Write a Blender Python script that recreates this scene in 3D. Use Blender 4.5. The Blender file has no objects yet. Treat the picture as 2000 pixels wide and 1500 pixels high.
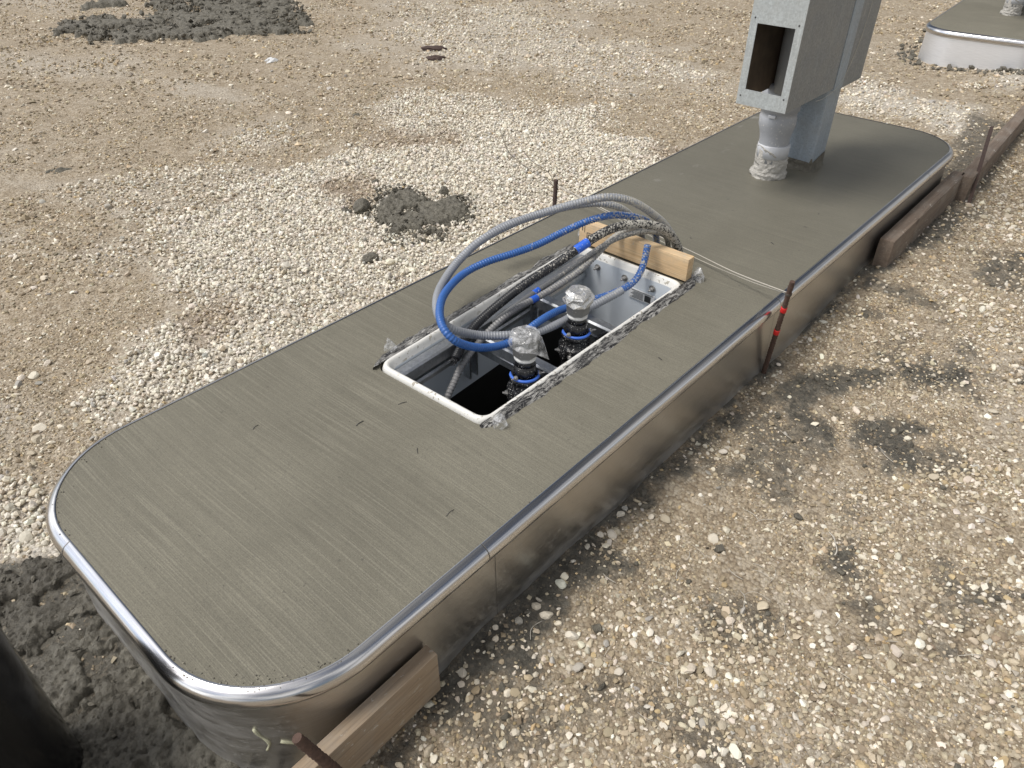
import bpy, bmesh, math, random
import numpy as np
from mathutils import Vector, Matrix
random.seed(7); rng = np.random.default_rng(11)
R = math.radians
scene = bpy.context.scene
C = scene.collection

# ---------------------------------------------------------------- camera
def rotm(rx, rz, rr):
    return Matrix.Rotation(rz, 3, 'Z') @ Matrix.Rotation(rx, 3, 'X') @ Matrix.Rotation(rr, 3, 'Z')
CAM_LOC = Vector((-0.1751, -0.7853, 1.6239))
CAM_ROT = rotm(0.92408, -0.84614, 0.00371)
cam_d = bpy.data.cameras.new('camera'); cam = bpy.data.objects.new('camera', cam_d); C.objects.link(cam)
cam.matrix_world = Matrix.Translation(CAM_LOC) @ CAM_ROT.to_4x4()
cam_d.sensor_width = 36; cam_d.lens = 36 * 1451.7 / 2000; cam_d.clip_start = 0.02; cam_d.clip_end = 2000
scene.camera = cam

# ---------------------------------------------------------------- sky, sun, exposure
SUN_EL, SUN_AZ = R(62), Vector((-0.84, 0.54, 0))          # direction (on the ground) towards the sun
scene.world = bpy.data.worlds.new('World'); scene.world.use_nodes = True
wt = scene.world.node_tree; wt.nodes.clear()
def wn(t, **k):
    n = wt.nodes.new(t)
    for a, v in k.items(): setattr(n, a, v)
    return n
sky = wn('ShaderNodeTexSky', sky_type='NISHITA', sun_disc=False)
sky.sun_elevation = SUN_EL; sky.sun_rotation = math.atan2(SUN_AZ.x, SUN_AZ.y)
sky.air_density = 1.0; sky.dust_density = 2.0
tc = wn('ShaderNodeTexCoord'); nz = wn('ShaderNodeTexNoise'); nz.inputs['Scale'].default_value = 2.6
nz.inputs['Detail'].default_value = 5; nz.inputs['Roughness'].default_value = 0.55
rp = wn('ShaderNodeValToRGB'); rp.color_ramp.elements[0].position = 0.38; rp.color_ramp.elements[1].position = 0.58
nz2 = wn('ShaderNodeTexNoise'); nz2.inputs['Scale'].default_value = 2.1; nz2.inputs['Detail'].default_value = 3
cl = wn('ShaderNodeValToRGB'); cl.color_ramp.elements[0].position = 0.42; cl.color_ramp.elements[1].position = 0.60
cl.color_ramp.elements[0].color = (4.0, 4.0, 4.1, 1); cl.color_ramp.elements[1].color = (13.5, 13.2, 12.8, 1)
mixc = wn('ShaderNodeMix', data_type='RGBA')
bg = wn('ShaderNodeBackground'); bg.inputs['Strength'].default_value = 0.078; wo = wn('ShaderNodeOutputWorld')
L = wt.links.new
L(tc.outputs['Generated'], nz.inputs['Vector']); L(tc.outputs['Generated'], nz2.inputs['Vector']); L(nz2.outputs['Fac'], cl.inputs['Fac']); L(cl.outputs['Color'], mixc.inputs['B']); L(nz.outputs['Fac'], rp.inputs['Fac'])
L(sky.outputs['Color'], mixc.inputs['A']); L(rp.outputs['Color'], mixc.inputs['Factor'])
dt = wn('ShaderNodeVectorMath', operation='DOT_PRODUCT'); dt.inputs[1].default_value = Vector((0.72, 0.05, 0.62)).normalized()
far_dim = wn('ShaderNodeMapRange'); far_dim.inputs[1].default_value = 0.62; far_dim.inputs[2].default_value = 0.93; far_dim.inputs[3].default_value = 1.0; far_dim.inputs[4].default_value = 0.42
sc_ = wn('ShaderNodeVectorMath', operation='SCALE')                # sky dimmed towards the far end, added to darken the bullnose reflections
L(tc.outputs['Generated'], dt.inputs[0]); L(dt.outputs['Value'], far_dim.inputs[0]); L(mixc.outputs['Result'], sc_.inputs[0]); L(far_dim.outputs[0], sc_.inputs['Scale'])
dt2 = wn('ShaderNodeVectorMath', operation='DOT_PRODUCT'); dt2.inputs[1].default_value = Vector((-0.72, 0.62, 0.45)).normalized()
glow = wn('ShaderNodeMapRange'); glow.inputs[1].default_value = 0.55; glow.inputs[2].default_value = 0.95; glow.inputs[3].default_value = 1.0; glow.inputs[4].default_value = 2.6
sc2 = wn('ShaderNodeVectorMath', operation='SCALE')                # sky brightened on the sun's side, added for bullnose highlights and softer light
L(tc.outputs['Generated'], dt2.inputs[0]); L(dt2.outputs['Value'], glow.inputs[0]); L(sc_.outputs[0], sc2.inputs[0]); L(glow.outputs[0], sc2.inputs['Scale'])
L(sc2.outputs[0], bg.inputs['Color']); L(bg.outputs['Background'], wo.inputs['Surface'])
sd = bpy.data.lights.new('sun', 'SUN'); sun = bpy.data.objects.new('sun', sd); C.objects.link(sun)
sd.energy = 2.7; sd.angle = R(20); sd.color = (1.0, 0.955, 0.89)
d = Vector((SUN_AZ.x, SUN_AZ.y, 0)).normalized() * math.cos(SUN_EL) + Vector((0, 0, math.sin(SUN_EL)))
sun.rotation_euler = d.to_track_quat('Z', 'Y').to_euler(); sun.location = d * 30
scene.view_settings.view_transform = 'Standard'; scene.view_settings.look = 'None'
scene.view_settings.gamma = 1; scene.view_settings.exposure = -0.07
scene.render.engine = 'CYCLES'
scene.cycles.max_bounces = 8; scene.cycles.transparent_max_bounces = 8

# ---------------------------------------------------------------- object helpers
def tag(o, label=None, cat=None, group=None, kind=None):
    if label: o['label'] = label
    if cat: o['category'] = cat
    if group: o['group'] = group
    if kind: o['kind'] = kind
    return o
def empty(name, loc=(0, 0, 0), rz=0):
    o = bpy.data.objects.new(name, None); C.objects.link(o)
    o.location = loc; o.rotation_euler = (0, 0, rz); o.empty_display_size = 0.05
    return o
def link(name, me, mat, parent=None, smooth=None):
    o = bpy.data.objects.new(name, me); C.objects.link(o)
    if mat: me.materials.append(mat)
    if parent: o.parent = parent
    if smooth is not None:
        me.polygons.foreach_set('use_smooth', [smooth] * len(me.polygons))
    return o
def obj(name, bm, mat, parent=None, smooth=None, world=False):
    me = bpy.data.meshes.new(name); bmesh.ops.recalc_face_normals(bm, faces=bm.faces[:]); bm.to_mesh(me); bm.free()
    o = link(name, me, mat, parent, smooth)
    if world and parent is not None:               # vertices were given in world space
        me.transform(Matrix.Translation(-Vector(parent.location)))
    return o
def smooth_by_angle(o, ang=35):
    me = o.data; me.polygons.foreach_set('use_smooth', [True] * len(me.polygons))
    bm = bmesh.new(); bm.from_mesh(me)
    for e in bm.edges:
        if len(e.link_faces) == 2: e.smooth = e.calc_face_angle(0) < R(ang)
    bm.to_mesh(me); bm.free()
def copy_tree(o, parent=None):
    c = o.copy(); C.objects.link(c)
    if parent: c.parent = parent; c.matrix_parent_inverse = o.matrix_parent_inverse
    for ch in [x for x in C.objects if x.parent == o]: copy_tree(ch, c)
    return c
def add_box(bm, lo, hi, bev=0.0, M=None, seg=2):
    b = bmesh.new(); r = bmesh.ops.create_cube(b, size=1)
    for v in b.verts:
        v.co = Vector([lo[i] + (v.co[i] + 0.5) * (hi[i] - lo[i]) for i in range(3)])
    if bev: bmesh.ops.bevel(b, geom=b.edges[:], offset=bev, segments=seg, affect='EDGES', profile=0.6)
    if M is not None: b.transform(M)
    merge(bm, b)
def merge(bm, b):
    me = bpy.data.meshes.new('tmp'); b.to_mesh(me); b.free(); bm.from_mesh(me); bpy.data.meshes.remove(me)
def add_lathe(bm, prof, n=28, c=(0, 0, 0), M=None, caps=True, jit=0.0, a0=0, a1=2 * math.pi):
    full = abs(a1 - a0 - 2 * math.pi) < 1e-6; m = n if full else n + 1
    rings = []
    for r, z in prof:
        ring = []
        for k in range(m):
            a = a0 + (a1 - a0) * k / n; rr = r * (1 + random.uniform(-jit, jit))
            v = Vector((rr * math.cos(a), rr * math.sin(a), z))
            if M is not None: v = M @ v
            ring.append(bm.verts.new(v + Vector(c)))
        rings.append(ring)
    for i in range(len(rings) - 1):
        for k in range(m if full else m - 1):
            bm.faces.new((rings[i][k], rings[i][(k + 1) % m], rings[i + 1][(k + 1) % m], rings[i + 1][k]))
    if caps and full:
        bm.faces.new(rings[0][::-1]); bm.faces.new(rings[-1])
def spline(pts, step):
    P = [Vector(p) for p in pts]; out = []
    P = [P[0] * 2 - P[1]] + P + [P[-1] * 2 - P[-2]]
    for i in range(1, len(P) - 2):
        a, b, c, d_ = P[i - 1:i + 3]
        n = max(2, int((c - b).length / 0.004))
        for k in range(n):
            t = k / n
            out.append(0.5 * ((2 * b) + (c - a) * t + (2 * a - 5 * b + 4 * c - d_) * t * t + (3 * b - a - 3 * c + d_) * t ** 3))
    out.append(P[-2])
    for _ in range(14):                              # relax measuring noise
        out = [out[0]] + [(out[i - 1] + out[i] * 2 + out[i + 1]) / 4 for i in range(1, len(out) - 1)] + [out[-1]]
    acc = [0]
    for i in range(1, len(out)): acc.append(acc[-1] + (out[i] - out[i - 1]).length)
    n = max(2, int(acc[-1] / step)); res = []; j = 0
    for k in range(n + 1):
        s = acc[-1] * k / n
        while j < len(acc) - 2 and acc[j + 1] < s: j += 1
        t = (s - acc[j]) / max(1e-9, acc[j + 1] - acc[j]); res.append(out[j].lerp(out[j + 1], min(1, t)))
    return res
def add_tube(bm, path, rad, n=12, caps=True):
    """path: list of points; rad: number or function of (index)"""
    T = [(path[min(i + 1, len(path) - 1)] - path[max(i - 1, 0)]).normalized() for i in range(len(path))]
    u = T[0].orthogonal().normalized(); rings = []
    for i, p in enumerate(path):
        u = (u - T[i] * u.dot(T[i])).normalized(); v = T[i].cross(u)
        r = rad(i) if callable(rad) else rad
        rings.append([bm.verts.new(p + (u * math.cos(2 * math.pi * k / n) + v * math.sin(2 * math.pi * k / n)) * r) for k in range(n)])
    for i in range(len(rings) - 1):
        for k in range(n):
            bm.faces.new((rings[i][k], rings[i][(k + 1) % n], rings[i + 1][(k + 1) % n], rings[i + 1][k]))
    if caps: bm.faces.new(rings[0][::-1]); bm.faces.new(rings[-1])

# ---------------------------------------------------------------- material helpers
class NT:
    def __init__(s, name):
        s.m = bpy.data.materials.new(name); s.m.use_nodes = True; s.t = s.m.node_tree
        s.b = s.t.nodes['Principled BSDF']; s.out = s.t.nodes['Material Output']
        s.co = s.t.nodes.new('ShaderNodeTexCoord').outputs['Object']
    def n(s, t, **k):
        q = s.t.nodes.new(t)
        for a, v in k.items(): setattr(q, a, v)
        return q
    def set(s, sock, v):
        if isinstance(v, bpy.types.NodeSocket): s.t.links.new(v, sock)
        elif isinstance(v, (tuple, list)) and len(v) == 3 and sock.type == 'RGBA': sock.default_value = (*v, 1)
        else: sock.default_value = v
    def map(s, scale=(1, 1, 1), loc=(0, 0, 0), rot=(0, 0, 0), src=None):
        q = s.n('ShaderNodeMapping'); s.set(q.inputs['Vector'], src or s.co)
        q.inputs['Scale'].default_value = scale; q.inputs['Location'].default_value = loc; q.inputs['Rotation'].default_value = rot
        return q.outputs[0]
    def noise(s, scale, detail=3, rough=0.55, vec=None, dist=0.0):
        q = s.n('ShaderNodeTexNoise'); s.set(q.inputs['Vector'], vec or s.co)
        q.inputs['Scale'].default_value = scale; q.inputs['Detail'].default_value = detail; q.inputs['Roughness'].default_value = rough
        q.inputs['Distortion'].default_value = dist
        return q.outputs['Fac']
    def vor(s, scale, vec=None, feature='F1', rand=1.0):
        q = s.n('ShaderNodeTexVoronoi', feature=feature); s.set(q.inputs['Vector'], vec or s.co)
        q.inputs['Scale'].default_value = scale; q.inputs['Randomness'].default_value = rand
        return q
    def ramp(s, f, stops):
        q = s.n('ShaderNodeValToRGB'); s.set(q.inputs['Fac'], f); e = q.color_ramp.elements
        while len(e) < len(stops): e.new(0.5)
        for i, (p_, c) in enumerate(stops):
            e[i].position = p_; e[i].color = (c, c, c, 1) if isinstance(c, (int, float)) else (*c, 1)
        return q.outputs['Color']
    def math(s, op, a, b=0.0, c=0.0, clamp=False):
        q = s.n('ShaderNodeMath', operation=op, use_clamp=clamp)
        for i, v in enumerate((a, b, c)): s.set(q.inputs[i], v)
        return q.outputs[0]
    def mix(s, f, a, b, blend='MIX'):
        q = s.n('ShaderNodeMix', data_type='RGBA', blend_type=blend)
        s.set(q.inputs['Factor'], f); s.set(q.inputs['A'], a); s.set(q.inputs['B'], b)
        return q.outputs['Result']
    def sep(s, src=None):
        q = s.n('ShaderNodeSeparateXYZ'); s.set(q.inputs[0], src or s.co); return q.outputs
    def attr(s, name):
        return s.n('ShaderNodeAttribute', attribute_name=name).outputs
    def mr(s, v, a, b, c=0.0, d_=1.0):
        q = s.n('ShaderNodeMapRange'); q.clamp = True
        s.set(q.inputs[0], v); q.inputs[1].default_value = a; q.inputs[2].default_value = b
        q.inputs[3].default_value = c; q.inputs[4].default_value = d_
        return q.outputs[0]
    def bump(s, h, strength, dist, prev=None):
        q = s.n('ShaderNodeBump'); s.set(q.inputs['Height'], h); q.inputs['Strength'].default_value = strength
        q.inputs['Distance'].default_value = dist
        if prev is not None: s.set(q.inputs['Normal'], prev)
        return q.outputs[0]
    def fin(s, col=None, rough=None, metal=None, normal=None, **k):
        I = s.b.inputs
        if col is not None: s.set(I['Base Color'], col)
        if rough is not None: s.set(I['Roughness'], rough)
        if metal is not None: s.set(I['Metallic'], metal)
        if normal is not None: s.set(I['Normal'], normal)
        for a, v in k.items(): s.set(I[a.replace('_', ' ')], v)
        return s.m

def mat_steel(name, rough=0.23, dust=True, tint=(0.60, 0.60, 0.60)):
    m = NT(name); x, y, z = m.sep()
    streak = m.noise(1.0, 3, 0.6, m.map((2.2, 2.2, 60)))
    fine = m.noise(1.0, 2, 0.5, m.map((14, 14, 700)))
    wav = m.noise(3.2, 2, 0.4)
    n = m.bump(wav, 0.05, 0.02); n = m.bump(streak, 0.08, 0.004, n)
    smear = m.noise(6, 7, 0.72, m.map((1, 1, 3.5), rot=(0, 0.35, 0)))
    col = m.mix(m.ramp(fine, [(0.3, 0.0), (0.75, 1.0)]), tuple(c * 0.86 for c in tint), tint)
    if dust:
        low = m.mr(z, 0.10, 0.015)
        f = m.math('MULTIPLY', m.ramp(smear, [(0.38, 0.0), (0.68, 1.0)]), m.math('ADD', m.math('MULTIPLY', low, 0.75), 0.05), clamp=True)
        speck = m.ramp(m.noise(1.0, 3, 0.65, m.map((90, 90, 170), rot=(0, 0.5, 0))), [(0.585, 0.0), (0.66, 1.0)])
        speck = m.math('MULTIPLY', speck, m.ramp(m.noise(5, 3, 0.6), [(0.40, 0.15), (0.60, 1.0)]))
        near = m.mr(x, 0.45, 0.05)
        f = m.math('MAXIMUM', f, m.math('MULTIPLY', m.math('MULTIPLY', speck, 0.6), m.math('MAXIMUM', m.math('MAXIMUM', low, near), 0.6)))
        f = m.math('MAXIMUM', f, m.math('MULTIPLY', m.math('MULTIPLY', m.mr(x, 0.16, 0.0), 0.62), m.ramp(m.noise(5, 5, 0.7, m.map((1, 1, 4))), [(0.4, 0.1), (0.7, 1)])))
        return m.fin(m.mix(f, col, (0.33, 0.325, 0.30)), m.math('ADD', m.math('MULTIPLY', f, 0.5), rough), m.math('SUBTRACT', 1.0, f), n)
    return m.fin(col, rough, 1.0, n)

def mat_simple(name, col, rough=0.5, metal=0.0, var=0.15, scale=30, bump=0.15, bdist=0.002, speck=None, speck_scale=260, speck_lo=0.60):
    m = NT(name)
    nn = m.noise(scale, 4, 0.6)
    c = m.mix(nn, tuple(v * (1 - var) for v in col), tuple(min(1, v * (1 + var)) for v in col))
    r = rough
    if speck:
        f = m.ramp(m.noise(speck_scale, 2, 0.6), [(speck_lo, 0.0), (speck_lo + 0.035, 1.0)])
        f = m.math('MULTIPLY', f, m.mr(m.noise(14, 2, 0.5), 0.35, 0.6))
        c = m.mix(f, c, speck); r = m.math('ADD', m.math('MULTIPLY', f, 0.4), rough, clamp=True)
    return m.fin(c, r, metal, m.bump(nn, bump, bdist))

def mat_concrete():
    m = NT('fresh_concrete'); x, y, z = m.sep()
    warp = m.noise(0.9, 1, 0.4)
    v = m.n('ShaderNodeCombineXYZ'); m.set(v.inputs[0], m.math('ADD', x, m.math('ADD', m.math('MULTIPLY', warp, 0.05), m.math('MULTIPLY', m.noise(5, 2, 0.5), 0.004)))); m.set(v.inputs[1], y)
    br1 = m.noise(1.0, 2, 0.6, m.map((300, 2.6, 1), src=v.outputs[0]))
    br2 = m.noise(1.0, 2, 0.6, m.map((95, 2.2, 1), src=v.outputs[0]))
    grain = m.noise(420, 3, 0.7)
    blot = m.noise(2.3, 5, 0.65, None, 0.4)
    wet = m.mr(m.math('ADD', x, m.math('MULTIPLY', blot, 0.9)), 2.1, 3.3)
    dryb = m.mr(x, 0.2, 1.6, 1.0, 0.55)
    base = m.mix(m.ramp(blot, [(0.36, 0), (0.64, 1)]), (0.160, 0.150, 0.114), (0.200, 0.188, 0.144))
    base = m.mix(m.math('MULTIPLY', m.math('MULTIPLY', m.ramp(br1, [(0.50, 0.0), (0.64, 1.0)]), 0.44), dryb), base, (0.315, 0.297, 0.232))
    base = m.mix(m.math('MULTIPLY', m.ramp(br2, [(0.36, 1.0), (0.48, 0.0)]), 0.20), base, (0.105, 0.099, 0.076))
    base = m.mix(m.math('MULTIPLY', m.ramp(grain, [(0.38, 1.0), (0.55, 0.0)]), 0.55), base, (0.085, 0.080, 0.066))
    base = m.mix(m.math('MULTIPLY', wet, 0.28), base, (0.125, 0.120, 0.102))
    spl = m.math('MULTIPLY', m.ramp(m.noise(16, 3, 0.5, m.map((0.45, 1, 1))), [(0.66, 0.0), (0.72, 1.0)]), m.math('MULTIPLY', m.mr(y, 0.80, 0.86), m.mr(x, 1.2, 1.5)))
    base = m.mix(m.math('MULTIPLY', spl, 0.5), base, (0.33, 0.32, 0.29))
    pits = m.ramp(m.noise(55, 2, 0.5), [(0.72, 0.0), (0.76, 1.0)])
    base = m.mix(m.math('MULTIPLY', pits, 0.5), base, (0.07, 0.066, 0.055))
    n = m.bump(br1, 0.42, 0.0022); n = m.bump(br2, 0.22, 0.003, n); n = m.bump(grain, 0.35, 0.0012, n)
    rough = m.math('SUBTRACT', 0.80, m.math('MULTIPLY', wet, 0.38))
    return m.fin(base, rough, 0.0, n)

def mat_mud(name='wet_mud', col=(0.140, 0.130, 0.104)):
    m = NT(name)
    a = m.noise(28, 6, 0.68); b = m.noise(140, 3, 0.6); v = m.vor(42)
    c = m.mix(m.ramp(a, [(0.3, 0), (0.7, 1)]), tuple(k * 0.62 for k in col), tuple(k * 1.45 for k in col))
    n = m.bump(a, 0.9, 0.02); n = m.bump(v.outputs['Distance'], 0.4, 0.01, n); n = m.bump(b, 0.6, 0.004, n)
    return m.fin(c, 0.72, 0, n)

def mat_ground():
    m = NT('gravel_ground'); A = m.attr('mask')['Color']; sp = m.n('ShaderNodeSeparateColor'); m.set(sp.inputs[0], A)
    mud, white, stain = sp.outputs[0], sp.outputs[1], sp.outputs[2]
    big = m.noise(0.9, 4, 0.6); med = m.noise(7, 5, 0.65); fine = m.noise(90, 4, 0.7)
    v1 = m.vor(105); v2 = m.vor(230)
    cell = m.n('ShaderNodeSeparateColor'); m.set(cell.inputs[0], v1.outputs['Color'])
    cell2 = m.n('ShaderNodeSeparateColor'); m.set(cell2.inputs[0], v2.outputs['Color'])
    brown = m.mix(m.ramp(big, [(0.35, 0), (0.65, 1)]), (0.350, 0.286, 0.203), (0.415, 0.352, 0.262))
    brown = m.mix(m.ramp(med, [(0.35, 0), (0.7, 1)]), m.mix(0.40, brown, (0.235, 0.180, 0.118)), brown)
    pebble = m.ramp(cell.outputs[0], [(0.0, (0.20, 0.152, 0.098)), (0.35, (0.35, 0.285, 0.19)), (0.75, (0.48, 0.415, 0.305)), (1.0, (0.70, 0.65, 0.55))])
    sand = m.ramp(cell2.outputs[1], [(0.0, (0.27, 0.205, 0.14)), (0.6, (0.40, 0.32, 0.23)), (1.0, (0.52, 0.45, 0.35))])
    brown = m.mix(0.62, brown, pebble); brown = m.mix(0.35, brown, sand)
    v3 = m.vor(34); c3 = m.n('ShaderNodeSeparateColor'); m.set(c3.inputs[0], v3.outputs['Color'])
    brown = m.mix(0.30, brown, m.ramp(c3.outputs[0], [(0.0, (0.17, 0.13, 0.085)), (0.5, (0.38, 0.31, 0.215)), (1.0, (0.66, 0.60, 0.49))]))
    gap_shade = m.ramp(v1.outputs['Distance'], [(0.45, 0.0), (0.85, 1.0)])  # shade between the pebbles, painted into the colour
    brown = m.mix(m.math('MULTIPLY', gap_shade, 0.65), brown, (0.13, 0.098, 0.064))
    wcol = m.ramp(cell.outputs[1], [(0.0, (0.38, 0.34, 0.28)), (0.5, (0.56, 0.52, 0.45)), (1.0, (0.68, 0.65, 0.58))])
    wcol = m.mix(m.math('MULTIPLY', gap_shade, 0.7), wcol, (0.22, 0.185, 0.14))
    c = m.mix(white, brown, wcol)
    st = m.math('MULTIPLY', stain, m.ramp(med, [(0.3, 0.55), (0.6, 1.0)]), clamp=True)
    c = m.mix(st, c, m.mix(0.55, c, (0.17, 0.115, 0.07)))
    mudc = m.mix(m.ramp(m.noise(26, 6, 0.7), [(0.3, 0), (0.7, 1)]), (0.078, 0.072, 0.058), (0.205, 0.19, 0.155))
    gx_, gy_, gz_ = m.sep()
    pale_mud = m.math('MULTIPLY', m.math('MULTIPLY', m.mr(gx_, 0.12, 0.0), m.mr(gy_, 0.05, 0.15)), m.ramp(m.noise(4.5, 5, 0.65), [(0.34, 0.0), (0.58, 1.0)]))  # mud paler beside the near end of the island
    mudc = m.mix(m.math('MULTIPLY', pale_mud, 0.75), mudc, m.mix(m.noise(60, 5, 0.7), (0.15, 0.14, 0.112), (0.33, 0.31, 0.26)))
    edge = m.math('ADD', mud, m.math('MULTIPLY', m.math('SUBTRACT', m.noise(38, 5, 0.7), 0.5), 1.1))
    mf = m.math('MULTIPLY', m.mr(edge, 0.30, 0.72), m.math('ADD', 0.72, m.math('MULTIPLY', m.ramp(cell.outputs[2], [(0.70, 0.28), (0.8, -0.25)]), 1.0)), clamp=True)
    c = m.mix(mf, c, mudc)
    n = m.bump(fine, 0.6, 0.006)
    n = m.bump(m.math('SUBTRACT', 1.0, v1.outputs['Distance']), 0.55, 0.006, n)
    n = m.bump(m.noise(30, 6, 0.7), 0.7, 0.012, n); n = m.bump(m.math('MULTIPLY', mud, m.noise(70, 5, 0.75, None, 0.6)), 1.0, 0.022, n)
    return m.fin(c, m.mix(mf, (0.93,) * 3, (0.66,) * 3), 0, n)

def mat_stone(name, rough=0.85):
    m = NT(name); A = m.attr('tone')['Color']
    v = m.noise(70, 4, 0.65)
    c = m.mix(m.ramp(v, [(0.3, 0.0), (0.7, 1.0)]), m.mix(0.16, A, (0.16, 0.13, 0.10), ), A)
    return m.fin(c, rough, 0, m.bump(v, 0.35, 0.004))

def mat_wood(name, light, dark, grain_axis='x', scale=1.0, dirt=0.3, rough=0.75):
    m = NT(name)
    s = {'x': (3, 70, 70), 'y': (70, 3, 70)}[grain_axis]; s = tuple(k * scale for k in s)
    g = m.noise(1.0, 4, 0.6, m.map(s), 0.6); g2 = m.noise(1.0, 3, 0.6, m.map(tuple(k * 3.2 for k in s)))
    d_ = m.noise(9, 5, 0.7)
    c = m.mix(m.ramp(g, [(0.3, 0), (0.7, 1)]), dark, light)
    c = m.mix(m.math('MULTIPLY', m.ramp(g2, [(0.5, 0), (0.62, 1)]), 0.35), c, tuple(k * 0.55 for k in dark))
    c = m.mix(m.math('MULTIPLY', m.ramp(d_, [(0.45, 0), (0.72, 1)]), dirt), c, (0.30, 0.285, 0.255))
    fl = m.math('MULTIPLY', m.ramp(m.noise(75, 3, 0.6, m.map((0.6, 1, 1))), [(0.64, 0), (0.67, 1)]), m.ramp(m.noise(7, 2, 0.5), [(0.42, 0), (0.6, 1)]))
    c = m.mix(m.math('MULTIPLY', fl, 0.7), c, (0.50, 0.48, 0.43))
    kn = m.vor(3.4, m.map((1, 2.2, 1)) if grain_axis == 'x' else m.map((2.2, 1, 1)))
    c = m.mix(m.math('MULTIPLY', m.ramp(kn.outputs['Distance'], [(0.04, 1.0), (0.085, 0.0)]), 0.6), c, tuple(k * 0.45 for k in dark))
    return m.fin(c, rough, 0, m.bump(g, 0.6, 0.003))

def mat_galv(name, col=(0.46, 0.49, 0.51), rough=0.42, metal=0.55, streak=True):
    m = NT(name); v = m.vor(160); cs = m.n('ShaderNodeSeparateColor'); m.set(cs.inputs[0], v.outputs['Color'])
    st = m.noise(1.0, 4, 0.65, m.map((60, 60, 7))); bl = m.noise(10, 5, 0.65)
    c = m.mix(cs.outputs[0], tuple(k * 0.86 for k in col), tuple(k * 1.08 for k in col))
    c = m.mix(m.math('MULTIPLY', m.ramp(st, [(0.52, 0), (0.72, 1)]), 0.35), c, tuple(min(1, k * 1.5) for k in col))
    c = m.mix(m.math('MULTIPLY', m.ramp(bl, [(0.4, 0), (0.75, 1)]), 0.35), c, (0.36, 0.35, 0.32))
    scr = m.ramp(m.noise(1.0, 2, 0.5, m.map((300, 300, 18), rot=(0.25, 0.1, 0))), [(0.70, 0), (0.74, 1)])
    c = m.mix(m.math('MULTIPLY', scr, 0.4), c, (0.75, 0.76, 0.76))
    return m.fin(c, m.math('ADD', m.math('MULTIPLY', cs.outputs[1], 0.15), rough), metal, m.bump(bl, 0.1, 0.003))

def mat_hose(name, col, splat=(0.43, 0.415, 0.37), x0=1.45, x1=2.0, rough=0.38, base_amt=0.62):
    """plastic jacket with cement splashes that get thicker towards the far end"""
    m = NT(name); x, y, z = m.sep(); s = m.noise(150, 3, 0.6); s2 = m.noise(45, 3, 0.6)
    thr = m.mr(x, x0, x1, base_amt + 0.06, 0.44)
    f = m.math('MULTIPLY', m.math('SUBTRACT', m.math('ADD', m.math('MULTIPLY', s, 0.75), m.math('MULTIPLY', s2, 0.25)), thr), 16, clamp=True)
    b = m.noise(25, 3, 0.5)
    c = m.mix(b, tuple(k * 0.85 for k in col), tuple(min(1, k * 1.15) for k in col))
    return m.fin(m.mix(f, c, splat), m.math('ADD', m.math('MULTIPLY', f, 0.45), rough, clamp=True), 0, m.bump(f, 0.3, 0.001))

M = {}
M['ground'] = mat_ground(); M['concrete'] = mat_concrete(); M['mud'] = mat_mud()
M['steel'] = mat_steel('stainless_skirt', 0.30, True, (0.57, 0.56, 0.545)); M['nose'] = mat_steel('stainless_bullnose', 0.20, False, (0.68, 0.68, 0.69))
M['white_stone'] = mat_stone('white_stone'); M['brown_stone'] = mat_stone('brown_stone')
M['clod'] = mat_mud('clod_mud', (0.13, 0.12, 0.096))
M['lumber_new'] = mat_wood('new_lumber', (0.76, 0.58, 0.36), (0.64, 0.44, 0.24), 'y', 0.7, 0.5)
M['lumber_old'] = mat_wood('weathered_lumber', (0.38, 0.295, 0.205), (0.255, 0.19, 0.13), 'x', 1.0, 0.45)
M['lumber_dark'] = mat_wood('dark_lumber', (0.225, 0.175, 0.135), (0.14, 0.108, 0.084), 'x', 0.7, 0.4, 0.85)
M['galv'] = mat_galv('galvanised_steel'); M['galv_light'] = mat_galv('galvanised_face', (0.47, 0.505, 0.51), 0.5, 0.35); M['galv_shade'] = mat_galv('shaded_galvanised_side', (0.26, 0.28, 0.295), 0.5, 0.55)  # side plates and rear casing get a darker colour to carry their shade
M['post'] = mat_galv('post_paint', (0.32, 0.375, 0.43), 0.5, 0.2)
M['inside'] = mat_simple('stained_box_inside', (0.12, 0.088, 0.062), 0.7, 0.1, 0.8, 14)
M['pvc'] = mat_simple('grey_pvc', (0.33, 0.345, 0.37), 0.45, 0, 0.12, 20, 0.1, 0.002, (0.55, 0.54, 0.52), 120, 0.63)
M['pvc_light'] = mat_simple('pale_pvc_collar', (0.52, 0.535, 0.56), 0.5, 0, 0.08, 30)
M['mortar'] = mat_simple('mortar', (0.43, 0.415, 0.38), 0.95, 0, 0.3, 60, 1.0, 0.01)
M['white_frp'] = mat_simple('white_fibreglass', (0.74, 0.735, 0.70), 0.45, 0, 0.09, 20, 0.08, 0.002, (0.36, 0.335, 0.28), 75, 0.585)
M['frp_wall'] = mat_simple('fibreglass_wall', (0.62, 0.67, 0.72), 0.45, 0, 0.07, 8, 0.08, 0.002)
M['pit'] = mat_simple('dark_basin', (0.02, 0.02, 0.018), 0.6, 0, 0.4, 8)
M['strut'] = mat_galv('zinc_strut', (0.52, 0.54, 0.56), 0.32, 0.9)
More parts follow.
